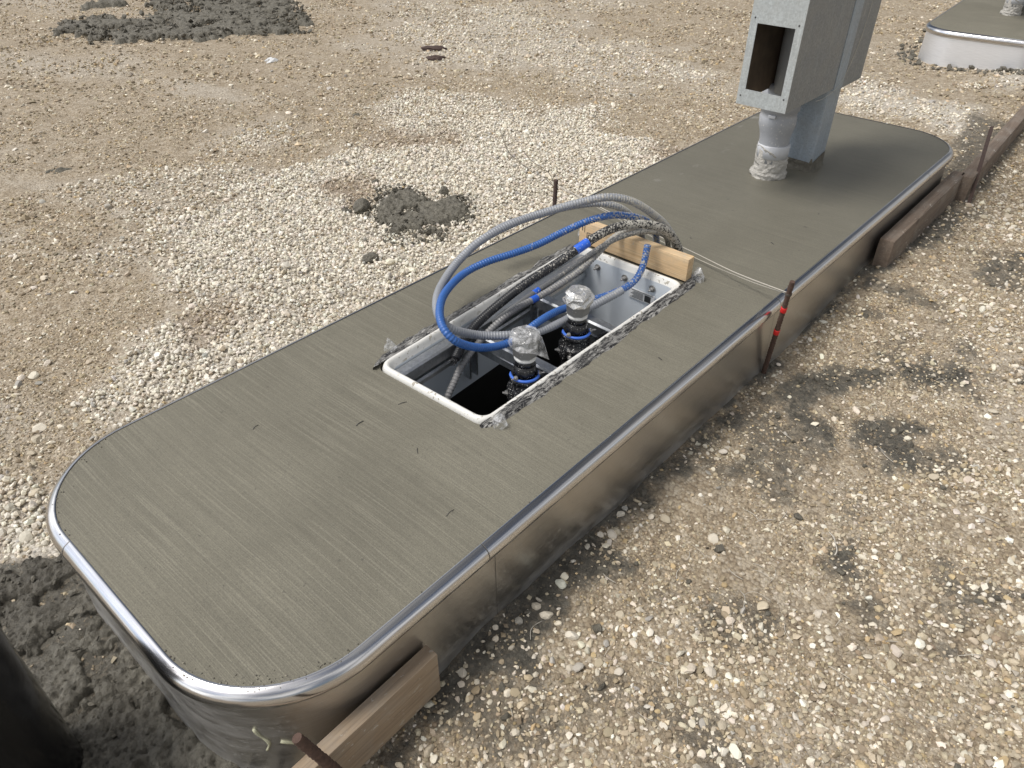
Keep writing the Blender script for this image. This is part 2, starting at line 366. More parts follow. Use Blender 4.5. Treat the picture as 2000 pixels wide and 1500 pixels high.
def mat_tar():
    m = NT('black_sealant'); a = m.noise(1.0, 4, 0.7, m.map((26, 150, 60), rot=(0, 0, 0.12)), 0.8); b = m.noise(9, 3, 0.6); sp = m.noise(260, 2, 0.6)
    f = m.math('MULTIPLY', m.ramp(a, [(0.45, 0.0), (0.57, 1.0)]), m.ramp(b, [(0.36, 0.25), (0.62, 1.0)]))
    f = m.math('MAXIMUM', f, m.math('MULTIPLY', m.ramp(sp, [(0.60, 0.0), (0.64, 1.0)]), 0.6))
    c = m.mix(f, (0.017, 0.017, 0.019), (0.52, 0.51, 0.48)); n = m.bump(a, 0.9, 0.010); n = m.bump(m.noise(120, 4, 0.6), 0.5, 0.004, n)
    return m.fin(c, m.math('ADD', m.math('MULTIPLY', f, 0.5), 0.30), 0, n)
M['tar'] = mat_tar()
M['black'] = mat_simple('black_coating', (0.012, 0.012, 0.013), 0.22, 0, 0.3, 60, 0.7, 0.006, (0.55, 0.54, 0.52), 210, 0.63)
M['blue_ring'] = mat_simple('blue_ring', (0.055, 0.16, 0.62), 0.35)
M['cap'] = mat_simple('grey_iron_cap', (0.20, 0.20, 0.195), 0.4, 0.5, 0.1, 40, 0.1, 0.002, (0.6, 0.6, 0.58), 200, 0.66)
M['collar'] = mat_simple('white_collar', (0.68, 0.68, 0.66), 0.5, 0, 0.1, 60)
M['bolt'] = mat_simple('zinc_bolt', (0.45, 0.44, 0.42), 0.35, 0.8, 0.2, 90)
M['grey_hose'] = mat_hose('grey_conduit_jacket', (0.26, 0.275, 0.30)); M['grey_dark'] = mat_hose('dark_grey_conduit_jacket', (0.14, 0.145, 0.15), base_amt=0.58)
M['rib_hose'] = mat_hose('ribbed_conduit_jacket', (0.24, 0.24, 0.245), x0=1.2, x1=1.9, base_amt=0.60)
M['blue_hose'] = mat_hose('blue_conduit_jacket', (0.036, 0.120, 0.37), x0=1.35, x1=2.1, base_amt=0.60)
M['black_hose'] = mat_hose('black_conduit_jacket', (0.016, 0.017, 0.02), x0=1.2, x1=1.95, base_amt=0.58)
M['blue_tape'] = mat_simple('blue_tape', (0.02, 0.12, 0.62), 0.45, 0, 0.1, 30, 0.1, 0.001, (0.6, 0.6, 0.58), 150, 0.64)
M['rust'] = mat_simple('rusty_steel', (0.088, 0.054, 0.041), 0.85, 0.1, 0.6, 90, 0.7, 0.003)
M['rust_dark'] = mat_simple('dark_rusty_steel', (0.075, 0.05, 0.042), 0.8, 0.1, 0.5, 70, 0.7, 0.003)
M['red'] = mat_simple('red_tape', (0.62, 0.02, 0.02), 0.45)
M['wire'] = mat_simple('pale_string', (0.52, 0.49, 0.43), 0.7); M['wire_dark'] = mat_simple('dark_tie_wire', (0.10, 0.085, 0.07), 0.6, 0.4)
M['bollard'] = mat_simple('black_plastic_sleeve', (0.006, 0.006, 0.007), 0.16, 0, 0.3, 7, 0.25, 0.01)
M['label'] = mat_simple('white_label', (0.72, 0.73, 0.73), 0.4); M['ink'] = mat_simple('dark_print', (0.05, 0.05, 0.05), 0.5)
M['green_smear'] = mat_simple('pale_paint_splash', (0.50, 0.50, 0.36), 0.6)
M['seam'] = mat_simple('steel_joint', (0.22, 0.21, 0.20), 0.5, 0.7)
def mat_film():
    m = NT('clear_plastic_film'); m.fin((0.74, 0.75, 0.76), 0.10, 0, m.bump(m.vor(38, None, 'DISTANCE_TO_EDGE').outputs['Distance'], 0.9, 0.012))
    m.b.inputs['Specular IOR Level'].default_value = 0.8
    tr = m.n('ShaderNodeBsdfTransparent'); mx = m.n('ShaderNodeMixShader')
    m.set(mx.inputs[0], m.mr(m.noise(45, 3, 0.6), 0.35, 0.7, 0.12, 0.62))
    m.t.links.new(tr.outputs[0], mx.inputs[1]); m.t.links.new(m.b.outputs[0], mx.inputs[2]); m.t.links.new(mx.outputs[0], m.out.inputs[0])
    return m.m
M['film'] = mat_film()
M['foil'] = mat_simple('dusty_silver_film', (0.62, 0.62, 0.61), 0.22, 0.65, 0.12, 60, 0.6, 0.004, (0.66, 0.65, 0.61), 160, 0.56)

# ---------------------------------------------------------------- noise for terrain
def vnoise(x, y, seed=0):
    xi = np.floor(x).astype(np.int64); yi = np.floor(y).astype(np.int64); fx = x - xi; fy = y - yi
    fx = fx * fx * (3 - 2 * fx); fy = fy * fy * (3 - 2 * fy)
    def h(a, b):
        n = (a * 374761393 + b * 668265263 + seed * 974634777) & 0x7fffffff
        n = ((n ^ (n >> 13)) * 1274126177) & 0x7fffffff
        return ((n ^ (n >> 16)) & 0xffff) / 65535.0
    return (h(xi, yi) * (1 - fx) + h(xi + 1, yi) * fx) * (1 - fy) + (h(xi, yi + 1) * (1 - fx) + h(xi + 1, yi + 1) * fx) * fy
def fbm(x, y, f, o=4, seed=0, g=0.5):
    s = 0; a = 1; t = 0
    for i in range(o):
        s = s + a * vnoise(x * f + 17.3 * i, y * f - 9.1 * i, seed + i); t += a; a *= g; f *= 2.03
    return s / t
def worley(x, y, f, seed=0):
    """height of round lumps: 1 at a lump centre, 0 between"""
    X = x * f; Y = y * f; xi = np.floor(X).astype(np.int64); yi = np.floor(Y).astype(np.int64); best = np.full(X.shape, 9.0)
    def h(a, b, k):
        n = (a * 374761393 + b * 668265263 + (seed * 31 + k) * 974634777) & 0x7fffffff
        n = ((n ^ (n >> 13)) * 1274126177) & 0x7fffffff
        return ((n ^ (n >> 16)) & 0xffff) / 65535.0
    for dx in (-1, 0, 1):
        for dy in (-1, 0, 1):
            a = xi + dx; b = yi + dy
            d2 = (a + h(a, b, 1) - X) ** 2 + (b + h(a, b, 2) - Y) ** 2
            best = np.minimum(best, d2 / (0.35 + 0.65 * h(a, b, 3)))
    return np.sqrt(np.clip(1 - best, 0, 1))
def poly_sd(x, y, poly):
    """signed distance, positive inside"""
    P = np.array(poly); d2 = np.full(x.shape, 1e9); ins = np.zeros(x.shape, bool)
    for i in range(len(P)):
        a = P[i]; b = P[(i + 1) % len(P)]; e = b - a
        wx = x - a[0]; wy = y - a[1]; t = np.clip((wx * e[0] + wy * e[1]) / (e @ e), 0, 1)
        d2 = np.minimum(d2, (wx - e[0] * t) ** 2 + (wy - e[1] * t) ** 2)
        c = ((a[1] > y) != (b[1] > y)); den = (b[1] - a[1]) if b[1] != a[1] else 1e-9
        ins ^= c & (x < (b[0] - a[0]) * (y - a[1]) / den + a[0])
    d_ = np.sqrt(d2); return np.where(ins, d_, -d_)
def ss(v, a, b):
    t = np.clip((v - a) / (b - a), 0, 1); return t * t * (3 - 2 * t)

# patches of the yard, in metres on the ground
WHITE = [[(0.42, 1.58), (0.53, 1.83), (0.79, 2.02), (1.05, 2.19), (1.07, 2.61), (1.28, 2.8), (1.57, 2.86), (2.0, 3.03), (2.23, 2.77), (2.74, 3.13), (3.1, 2.88), (3.59, 2.65), (3.99, 2.22), (3.87, 1.46), (3.54, 1.0), (2.06, 0.9), (1.28, 1.0), (0.63, 1.0), (0.38, 1.25)],
         [(5.5, 1.18), (6.25, 1.24), (5.91, 0.81), (5.6, 0.24), (5.12, 0.22), (5.31, 0.6), (5.22, 0.95)], [(6.38, 0.48), (7.02, 0.4), (6.97, 0.2), (6.44, 0.1)],
         [(-0.05, 1.06), (0.1, 1.0), (0.15, 1.25), (0.0, 1.3)]]
FINE = [[(4.59, 5.48), (5.79, 6.02), (6.66, 5.29), (6.15, 3.78), (5.89, 2.86), (5.33, 2.04), (4.49, 2.36), (4.4, 3.28), (4.23, 4.42)],
        [(3.0, 3.6), (3.6, 3.4), (4.2, 2.6), (3.9, 2.3), (3.2, 2.9)], [(2.0, 3.4), (2.6, 3.6), (2.7, 3.3), (2.1, 3.1)]]
MUD = [[(-0.16, 1.11), (-0.05, 1.06), (0.03, 1.0), (0.05, 0.76), (0.05, 0.4), (0.1, 0.05), (-0.1, -0.1), (-0.5, -0.1), (-0.9, 0.6), (-0.6, 1.1)]]
STAINS = [[(2.03, -0.02), (2.16, -0.07), (2.31, -0.23), (2.37, -0.37), (2.15, -0.31), (1.94, -0.28), (1.94, -0.1)],
          [(2.07, -0.39), (2.18, -0.47), (2.17, -0.62), (2.01, -0.59), (1.83, -0.56), (1.9, -0.47)], [(2.42, -0.35), (2.61, -0.51), (2.59, -0.66), (2.44, -0.63), (2.34, -0.47)],
          [(0.40, 0.06), (0.9, 0.06), (1.48, 0.05), (1.86, -0.03), (1.77, -0.09), (1.57, -0.06), (1.33, -0.07), (1.18, -0.08), (1.03, -0.06), (0.99, -0.16), (0.81, -0.17), (0.62, -0.15), (0.49, -0.11), (0.40, -0.09), (0.2, -0.1)],
          [(1.47, -0.5), (1.49, -0.54), (1.39, -0.59), (1.37, -0.55)], [(3.04, 0.02), (3.31, -0.02), (3.8, -0.05), (4.01, -0.12), (3.73, -0.18), (3.24, -0.13), (2.9, -0.09)],
          [(3.26, -0.4), (3.58, -0.45), (3.63, -0.54), (3.5, -0.57), (3.33, -0.49)], [(2.67, 0.05), (2.84, 0.02), (2.76, -0.05), (2.62, 0.0)],
          [(1.41, 0.01), (1.84, -0.04), (1.77, -0.13), (1.43, -0.08)], [(1.88, -0.68), (1.92, -0.73), (1.85, -0.76), (1.8, -0.72)],
          [(1.92, -0.17), (1.98, -0.25), (1.89, -0.31), (1.84, -0.23)]]
FAINT = [[(1.01, -0.35), (1.07, -0.42), (0.98, -0.49), (0.89, -0.45)], [(1.28, -0.65), (1.35, -0.7), (1.23, -0.77), (1.16, -0.71)], [(0.76, -0.36), (0.82, -0.41), (0.76, -0.48), (0.7, -0.43)],
         [(0.95, -0.2), (1.1, -0.25), (1.0, -0.33), (0.85, -0.28)], [(1.5, -0.1), (1.75, -0.2), (1.65, -0.3), (1.4, -0.2)], [(3.6, 0.0), (5.6, 0.3), (5.6, -0.1), (3.6, -0.2)]]
REDDISH = [[(0.78, 1.62), (1.0, 1.72), (1.02, 1.9), (0.8, 1.85)], [(1.95, 2.2), (2.2, 2.25), (2.3, 2.6), (2.0, 2.6)], [(3.7, 1.25), (3.95, 1.3), (3.9, 1.6), (3.6, 1.5)],
           [(2.5, 2.9), (3.0, 2.5), (3.2, 2.6), (2.8, 3.1)]]
HEAP_MID = [(2.1, 2.18), (2.21, 2.21), (2.32, 2.16), (2.28, 2.04), (2.28, 1.92), (2.37, 1.95), (2.42, 1.86), (2.33, 1.72), (2.22, 1.66), (2.12, 1.69), (2.01, 1.64), (1.9, 1.66), (1.89, 1.8), (1.93, 1.98), (1.99, 2.1)]
HEAP_FAR = [(2.7, 7.54), (2.86, 7.7), (3.17, 7.78), (3.4, 7.28), (3.61, 7.48), (3.86, 7.63), (3.9, 8.15), (4.49, 8.81), (5.44, 7.79), (4.84, 6.84), (4.61, 6.32), (4.47, 6.05), (4.22, 6.04), (4.17, 5.8), (3.79, 6.16), (3.41, 6.14), (3.24, 6.48), (3.0, 6.48), (2.66, 6.76), (2.69, 7.08), (2.8, 7.17), (2.64, 7.35)]
I2_LOC, I2_ROT = Vector((7.06, 0.10, -0.03)), R(4)
def rrect_sd(x, y, L_, W_, r):
    qx = np.abs(x - L_ / 2) - (L_ / 2 - r); qy = np.abs(y - W_ / 2) - (W_ / 2 - r)
    return r - (np.hypot(np.maximum(qx, 0), np.maximum(qy, 0)) + np.minimum(np.maximum(qx, qy), 0))
def isl_sd(x, y):
    c, s = math.cos(I2_ROT), math.sin(I2_ROT); X = x - I2_LOC.x; Y = y - I2_LOC.y
    return np.maximum(rrect_sd(x, y, 4.21, 1.0, 0.27), rrect_sd(X * c + Y * s, -X * s + Y * c, 4.21, 1.0, 0.27))
def ragged(x, y, polys, w, amp, f=9, seed=3):
    n = (fbm(x, y, f, 4, seed) - 0.5) * 2 * amp
    r = np.zeros(x.shape)
    for p_ in polys: r = np.maximum(r, ss(poly_sd(x, y, p_) + n, -w, w))
    return r
def masks(x, y):
    white = ragged(x, y, WHITE, 0.16, 0.34, 3.6, 5)
    fine = ragged(x, y, FINE, 0.45, 0.7, 2.2, 8) * 0.62
    streak = ss(fbm(x * 1.0 + y * 0.35, y * 0.45 - x * 0.1, 1.6, 4, 21), 0.58, 0.74) * ss(y, 0.9, 2.2) * 0.42
    front = ss(fbm(x, y, 2.6, 3, 33), 0.52, 0.72) * ss(-y, 0.25, 0.9) * 0.5
    white = np.maximum.reduce([white, fine, streak, front])
    red = ragged(x, y, REDDISH, 0.10, 0.15, 6, 9) * 0.9
    white = white * (1 - 0.65 * red)
    mud = ragged(x, y, MUD, 0.03, 0.05, 10, 4)
    mud = np.maximum(mud, ragged(x, y, STAINS, 0.08, 0.11, 12, 6) * 0.82); mud = np.maximum(mud, ragged(x, y, FAINT, 0.06, 0.09, 9, 7) * 0.60)
    mud = np.maximum(mud, ss(fbm(x, y, 4.5, 4, 83), 0.52, 0.74) * ss(-y, -0.05, 0.1) * 0.55)
    near = ss(isl_sd(x, y), -0.10, -0.02) * ss(fbm(x, y, 7, 3, 12), 0.50, 0.64) * (y < 0.3) * 0.75
    mud = np.maximum(mud, near)
    return mud, white * (1 - mud), red
def ground_h(x, y, fine=True):
    h = 0.005 + 0.035 * ss(x, 0.35, 0.6) * (1 - ss(x, 0.9, 1.3)) * ss(-y, -0.1, 0.02) + 0.02 * ss(x, 0.95, 1.4) + 0.055 * ss(x, 2.2, 3.1)
    h = h * ss(-y, -1.2, -0.2) + 0.03 * ss(y, 0.5, 1.3) * ss(x, 0.2, 0.8)
    h = h * (1 - ss(np.hypot(x - 3, y - 3), 14, 40))
    mud, white, red = masks(x, y)
    h = h + white * 0.014 * (fbm(x, y, 3, 3, 2) + 0.4)
    h = h + (fbm(x, y, 1.7, 3, 1) - 0.5) * 0.030
    if fine:
        h = h + (fbm(x, y, 12, 4, 15) - 0.5) * 0.018
        big = ragged(x, y, MUD, 0.05, 0.05, 10, 4)
        lump = worley(x, y, 17, 3) * 0.016 + worley(x, y, 34, 6) * 0.011 + (fbm(x, y, 9, 5, 40, 0.62) - 0.4) * 0.045
        smooth_band = ss(fbm(x, y, 3.5, 2, 41), 0.45, 0.62)
        h = h + big * (lump * (1 - 0.6 * smooth_band) + 0.004)
        h = h + np.clip(mud - big, 0, 1) * worley(x, y, 38, 8) * 0.008
    return h

# ---------------------------------------------------------------- ground sheet
def axis(dense0, dense1, step, far):
    a = list(np.arange(dense0, dense1 + 1e-6, step)); s = step; v = a[-1]
    while v < far: s = min(s * 1.18, 60); v += s; a.append(v)
    s = step; v = a[0]; b = []
    while v > -far: s = min(s * 1.18, 60); v -= s; b.append(v)
    return np.array(b[::-1] + a)
gx = axis(-0.85, 4.6, 0.016, 400); gy = axis(-1.7, 4.2, 0.016, 400)
GX, GY = np.meshgrid(gx, gy); nx, ny = len(gx), len(gy)
px, py = GX.ravel(), GY.ravel(); pz = ground_h(px, py)
idx = np.arange(nx * ny).reshape(ny, nx)
quads = np.stack([idx[:-1, :-1], idx[:-1, 1:], idx[1:, 1:], idx[1:, :-1]], -1).reshape(-1, 4)
cx = px[quads].mean(1); cy = py[quads].mean(1)
quads = quads[~((cx > 0.35) & (cx < 3.85) & (cy > 0.15) & (cy < 0.85))]           # nothing under the island slab
def np_mesh(name, V, F):
    me = bpy.data.meshes.new(name); V = np.ascontiguousarray(V, np.float32); F = np.ascontiguousarray(F, np.int32); k = F.shape[1]
    me.vertices.add(len(V)); me.vertices.foreach_set('co', V.ravel())
    me.loops.add(F.size); me.loops.foreach_set('vertex_index', F.ravel())
    me.polygons.add(len(F)); me.polygons.foreach_set('loop_start', np.arange(0, F.size, k, dtype=np.int32))
    me.update(calc_edges=True); return me
def set_color(me, name, col):
    a = me.color_attributes.new(name, 'FLOAT_COLOR', 'POINT'); c = np.ones((len(col), 4), np.float32); c[:, :3] = col
    a.data.foreach_set('color', c.ravel())
me = np_mesh('ground', np.stack([px, py, pz], 1), quads)
set_color(me, 'mask', np.stack(masks(px, py), 1))
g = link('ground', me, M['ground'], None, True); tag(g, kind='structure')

# ---------------------------------------------------------------- loose stones
def ico(sub):
    b = bmesh.new(); bmesh.ops.create_icosphere(b, subdivisions=sub, radius=1)
    V = np.array([v.co[:] for v in b.verts]); F = np.array([[v.index for v in f.verts] for f in b.faces]); b.free(); return V, F
OCT_V = np.array([(1, 0, 0), (-1, 0, 0), (0, 1, 0), (0, -1, 0), (0, 0, 1), (0, 0, -1)], float)
OCT_F = np.array([(0, 2, 4), (2, 1, 4), (1, 3, 4), (3, 0, 4), (2, 0, 5), (1, 2, 5), (3, 1, 5), (0, 3, 5)])
def variants(V, k, jit, flat=(0.45, 0.8), chop=5):
    out = []
    for _ in range(k):
        s = np.array([1.0, rng.uniform(0.6, 0.95), rng.uniform(*flat)])
        W_ = V * (1 + rng.uniform(-jit, jit, (len(V), 1)))
        for _c in range(chop):                              # chop a few flat facets
            nrm = rng.normal(size=3); nrm /= np.linalg.norm(nrm); dd = rng.uniform(0.42, 0.8)
            k_ = np.maximum(W_ @ nrm - dd, 0)[:, None]; W_ = W_ - k_ * nrm
        out.append(W_ * s)
    return np.array(out)
def stones(name, P, size, col, base, jit, mat, label, cat, smooth=False, tilt=0.5, flat=(0.45, 0.8)):
    V, F = base; N = len(P); K = variants(V, 24, jit, flat); k = rng.integers(0, len(K), N)
    a = rng.uniform(0, 2 * np.pi, N); t = rng.normal(0, tilt, N); u = rng.normal(0, tilt, N)
    ca, sa, ct, st, cu, su = np.cos(a), np.sin(a), np.cos(t), np.sin(t), np.cos(u), np.sin(u); z0 = np.zeros(N); o1 = np.ones(N)
    Rz = np.stack([np.stack([ca, -sa, z0], -1), np.stack([sa, ca, z0], -1), np.stack([z0, z0, o1], -1)], 1)
    Rx = np.stack([np.stack([o1, z0, z0], -1), np.stack([z0, ct, -st], -1), np.stack([z0, st, ct], -1)], 1)
    Ry = np.stack([np.stack([cu, z0, su], -1), np.stack([z0, o1, z0], -1), np.stack([-su, z0, cu], -1)], 1)
    Q = np.einsum('nij,nvj->nvi', Rz @ Rx @ Ry, K[k] * size[:, None, None]) + P[:, None, :]
    FF = (F[None] + (np.arange(N) * len(V))[:, None, None]).reshape(-1, 3)
    me = np_mesh(name, Q.reshape(-1, 3), FF); set_color(me, 'tone', np.repeat(col, len(V), 0))
    o = link(name, me, mat, None, smooth); tag(o, label, cat, kind='stuff'); return o
Rinv = np.array(CAM_ROT.transposed()); CL = np.array(CAM_LOC)
def seen(x, y, margin=0.35):
    """keeps the part of the yard within a generous surround of the view"""
    q = (np.stack([x, y, np.zeros_like(x)], -1) - CL) @ Rinv.T
    w = np.maximum(-q[:, 2], 1e-6); a = np.abs(q[:, 0] / w); b = q[:, 1] / w
    return (q[:, 2] < -0.1) & (a < 0.689 * (1 + margin)) & (np.abs(b) < 0.517 * (1 + margin))
def scatter(x0, x1, y0, y1, spacing, dens):
    gx_, gy_ = np.meshgrid(np.arange(x0, x1, spacing), np.arange(y0, y1, spacing)); x = gx_.ravel(); y = gy_.ravel()
    x = x + rng.uniform(-0.5, 0.5, len(x)) * spacing; y = y + rng.uniform(-0.5, 0.5, len(y)) * spacing
    k = seen(x, y); x, y = x[k], y[k]
    k = isl_sd(x, y) < -0.022; x, y = x[k], y[k]
    k = rng.uniform(size=len(x)) < dens(x, y); return x[k], y[k]
def dist(x, y): return np.sqrt((x - CL[0]) ** 2 + (y - CL[1]) ** 2 + CL[2] ** 2)
def tones(n, cols, weights, var):
    c = np.array(cols)[rng.choice(len(cols), n, p=np.array(weights) / sum(weights))]
    return np.clip(c * rng.normal(1, var, (n, 1)) * rng.normal(1, 0.014, (n, 3)), 0.01, 0.95)
WH = [(0.80, 0.745, 0.63), (0.72, 0.66, 0.545), (0.85, 0.81, 0.71), (0.57, 0.50, 0.385), (0.47, 0.45, 0.41)]; WHW = [4, 3, 2.5, 1, 0.7]
BR = [(0.44, 0.365, 0.25), (0.36, 0.29, 0.195), (0.52, 0.45, 0.33), (0.66, 0.60, 0.49), (0.28, 0.225, 0.155), (0.50, 0.385, 0.22)]; BRW = [4, 3, 3, 1.3, 1.2, 0.5]
ICO1, ICO2 = ico(1), ico(2)
def wmask(x, y): return masks(x, y)[1]
# white crushed stone, heaped along the back of the island
X1, Y1 = scatter(-0.6, 4.3, 0.9, 3.6, 0.0155, lambda x, y: ss(wmask(x, y), 0.15, 0.85) * 0.95)
n = len(X1); sz = rng.gamma(9, 1 / 9, n) * 0.0086
rm = masks(X1, Y1)[2][:, None] * 1.15
col = tones(n, WH, WHW, 0.10); col = col * (1 - rm * 0.5) + rm * 0.5 * np.array([0.36, 0.25, 0.16])
stones('white_gravel', np.stack([X1, Y1, ground_h(X1, Y1, False) + sz * rng.uniform(0.1, 0.9, n) + 0.002], 1), sz, col, ICO1, 0.16, M['white_stone'],
       'packed white crushed stone behind the near island', 'gravel', False, 0.6)
X2, Y2 = scatter(3.0, 8.0, 0.0, 6.4, 0.024, lambda x, y: ss(wmask(x, y), 0.2, 0.7) * 0.62 * ((x > 4.25) | (y > 3.5) | (y < 0)))
n = len(X2); sz = rng.gamma(8, 1 / 8, n) * 0.0105
stones('pale_gravel', np.stack([X2, Y2, ground_h(X2, Y2, False) + sz * 0.35], 1), sz, tones(n, WH, [2, 4, 1, 3, 1], 0.12), ICO1, 0.16, M['white_stone'],
       'thin spread of pale gravel in the far yard beyond the column', 'gravel', False, 0.6)
# brown grit pressed into the yard
def grit_d(x, y): m_ = masks(x, y); return (1 - ss(m_[0], 0.3, 0.6) * 0.8) * (1 - ss(m_[1], 0.5, 0.9) * 0.8) * ss(fbm(x, y, 5, 3, 50), 0.25, 0.6)
XA, YA = scatter(-1.0, 4.6, -2.0, 3.3, 0.0082, lambda x, y: grit_d(x, y) * np.where(y < 0.2, 0.88, 0.60) * (dist(x, y) < 3.7))
XB, YB = scatter(-1.5, 8.5, -1.2, 8.5, 0.0185, lambda x, y: grit_d(x, y) * 0.85 * (dist(x, y) >= 3.7) * (dist(x, y) < 6.3))
XC, YC = scatter(-1.5, 14, -1.2, 14, 0.032, lambda x, y: grit_d(x, y) * 0.85 * (dist(x, y) >= 6.3) * (dist(x, y) < 12.5))
X3 = np.concatenate([XA, XB, XC]); Y3 = np.concatenate([YA, YB, YC]); n = len(X3)
sz = rng.gamma(5, 1 / 5, n) * np.concatenate([np.where(YA < 0.2, 0.0050, 0.0050), np.full(len(XB), 0.0088), np.full(len(XC), 0.013)])
stones('brown_grit', np.stack([X3, Y3, ground_h(X3, Y3) + sz * 0.12], 1), sz, tones(n, BR, [4, 3, 3, 2.2, 2.0, 0.5], 0.24), (OCT_V, OCT_F), 0.22, M['brown_stone'],
       'brown and tan grit pressed into the yard all around', 'grit', False, 0.35, (0.45, 0.8))
# loose pebbles, small to fist size
def zone(x, y):
    """0 on the fine trodden sand by the slab, 1 where the front yard turns to packed stones"""
    z = np.maximum(ss(-y + 0.30 * (1.45 - x) + (fbm(x, y, 2.5, 4, 61) - 0.5) * 0.7, 0.30, 0.62), ss(x, 1.95, 2.5) * ss(-y, 0.05, 0.3) * 0.8)
    return np.where(y > 0.4, 0.12, z)
def peb_d(x, y):
    return (0.10 + 0.85 * zone(x, y) * ss(fbm(x, y, 5.5, 3, 60), 0.22, 0.5)) * (1 - ss(masks(x, y)[0], 0.5, 0.8) * 0.55) * np.where((x < 0.3) & (y < 0.95), 0.15, 1.0)
XC, YC = scatter(-1.0, 5.5, -2.0, 3.6, 0.0135, peb_d)
n = len(XC); sz = np.clip(rng.gamma(4.5, 1 / 4.5, n), 0.3, 2.4) * (0.0064 + 0.0022 * ss(-YC - 0.25 * XC, 0.2, 0.9))
stones('tan_pebbles', np.stack([XC, YC, ground_h(XC, YC) + sz * rng.uniform(0.0, 0.35, n)], 1), sz, tones(n, BR + WH[:3], [5, 2.5, 6, 4, 1.8, 1.3, 1.2, 2.2, 0.6], 0.12), ICO1, 0.15, M['brown_stone'],
       'loose tan pebbles scattered over the brown yard', 'pebbles', False, 0.35, (0.4, 0.7))
def big_d(x, y):
    edge = ss(isl_sd(x, y), -0.20, -0.03) * (y < 0.1) * ss(fbm(x, y, 6, 2, 74), 0.40, 0.58)
    return np.clip(0.015 + 0.55 * ss(fbm(x, y, 3.8, 4, 71), 0.44, 0.70) * (0.12 + 0.95 * zone(x, y)) + 0.40 * edge, 0, 1)
XD, YD = scatter(-0.6, 6.0, -2.0, 0.2, 0.0225, lambda x, y: big_d(x, y) * (1 - ss(masks(x, y)[0], 0.6, 0.9) * 0.4))
XE, YE = scatter(-0.8, 5.0, 1.0, 5.0, 0.06, lambda x, y: 0.05 + 0.25 * ss(fbm(x, y, 2.5, 3, 76), 0.55, 0.7))
XF, YF = scatter(-0.4, 0.7, 1.0, 2.0, 0.03, lambda x, y: 0.30 * ss(fbm(x, y, 5, 2, 77), 0.42, 0.6))
X4 = np.concatenate([XD, XE, XF]); Y4 = np.concatenate([YD, YE, YF]); n = len(X4)
sz = np.clip(rng.gamma(4, 1 / 4, n), 0.30, 2.2) * np.concatenate([np.full(len(XD), 0.0088), np.full(len(XE), 0.0115), np.full(len(XF), 0.0115)])
stones('white_stones', np.stack([X4, Y4, ground_h(X4, Y4) + sz * 0.20], 1), sz, tones(n, [(c[0] * .94, c[1] * .93, c[2] * .92) for c in WH], [3, 4, 1.5, 3, 1], 0.10), ICO2, 0.06, M['white_stone'],
       'larger loose white stones strewn over the yard', 'stones', False, 0.35, (0.4, 0.7))
# clods of spilled concrete
XG, YG = scatter(-0.9, 4.2, -1.2, 1.3, 0.020, lambda x, y: (ss(masks(x, y)[0], 0.4, 0.85) * np.where((y > -0.1) & (x < 0.1), 0.06 + 0.22 * ss(y + 0.5 * x + 0.25 * fbm(x, y, 4, 2, 95), 0.35, 0.75), 0.35) + 0.006 * (y < 0)))
XH, YH = scatter(6.6, 8.4, -0.1, 1.5, 0.03, lambda x, y: ss(isl_sd(x, y), -0.26, -0.05) * 0.9)
def heap_d(poly, fr, seed): return lambda x, y: ss(poly_sd(x, y, poly) + (fbm(x, y, 8, 4, seed) - 0.5) * fr, -0.08, 0.03)
XI, YI = scatter(1.7, 2.6, 1.5, 2.4, 0.013, lambda x, y: heap_d(HEAP_MID, 0.2, 91)(x, y) * 0.55)
XJ, YJ = scatter(2.3, 5.8, 5.4, 9.2, 0.034, lambda x, y: heap_d(HEAP_FAR, 0.5, 92)(x, y) * 0.75)
zo = np.concatenate([np.zeros(len(XG) + len(XH)), rng.uniform(0.0, 0.030, len(XI)), rng.uniform(0, 0.040, len(XJ))])
sc_mul = np.concatenate([np.full(len(XG), 0.0085), np.full(len(XH), 0.016), np.full(len(XI), 0.0085), np.full(len(XJ), 0.019)])
XG = np.concatenate([XG, XH, XI, XJ]); YG = np.concatenate([YG, YH, YI, YJ]); n = len(XG)
sz = np.clip(rng.gamma(1.8, 1 / 1.8, n), 0.15, 2.6) * sc_mul * 0.85
stones('mud_clods', np.stack([XG, YG, ground_h(XG, YG) + sz * 0.25 + zo + 0.016 * ((XG < 0.1) & (YG > -0.1))], 1), sz, tones(n, [(0.09, 0.084, 0.068), (0.13, 0.122, 0.098)], [1, 1], 0.15), ICO1, 0.2, M['clod'],
       'dark clods of spilled concrete around the steel skirts', 'clods', False, 0.6, (0.35, 0.75))
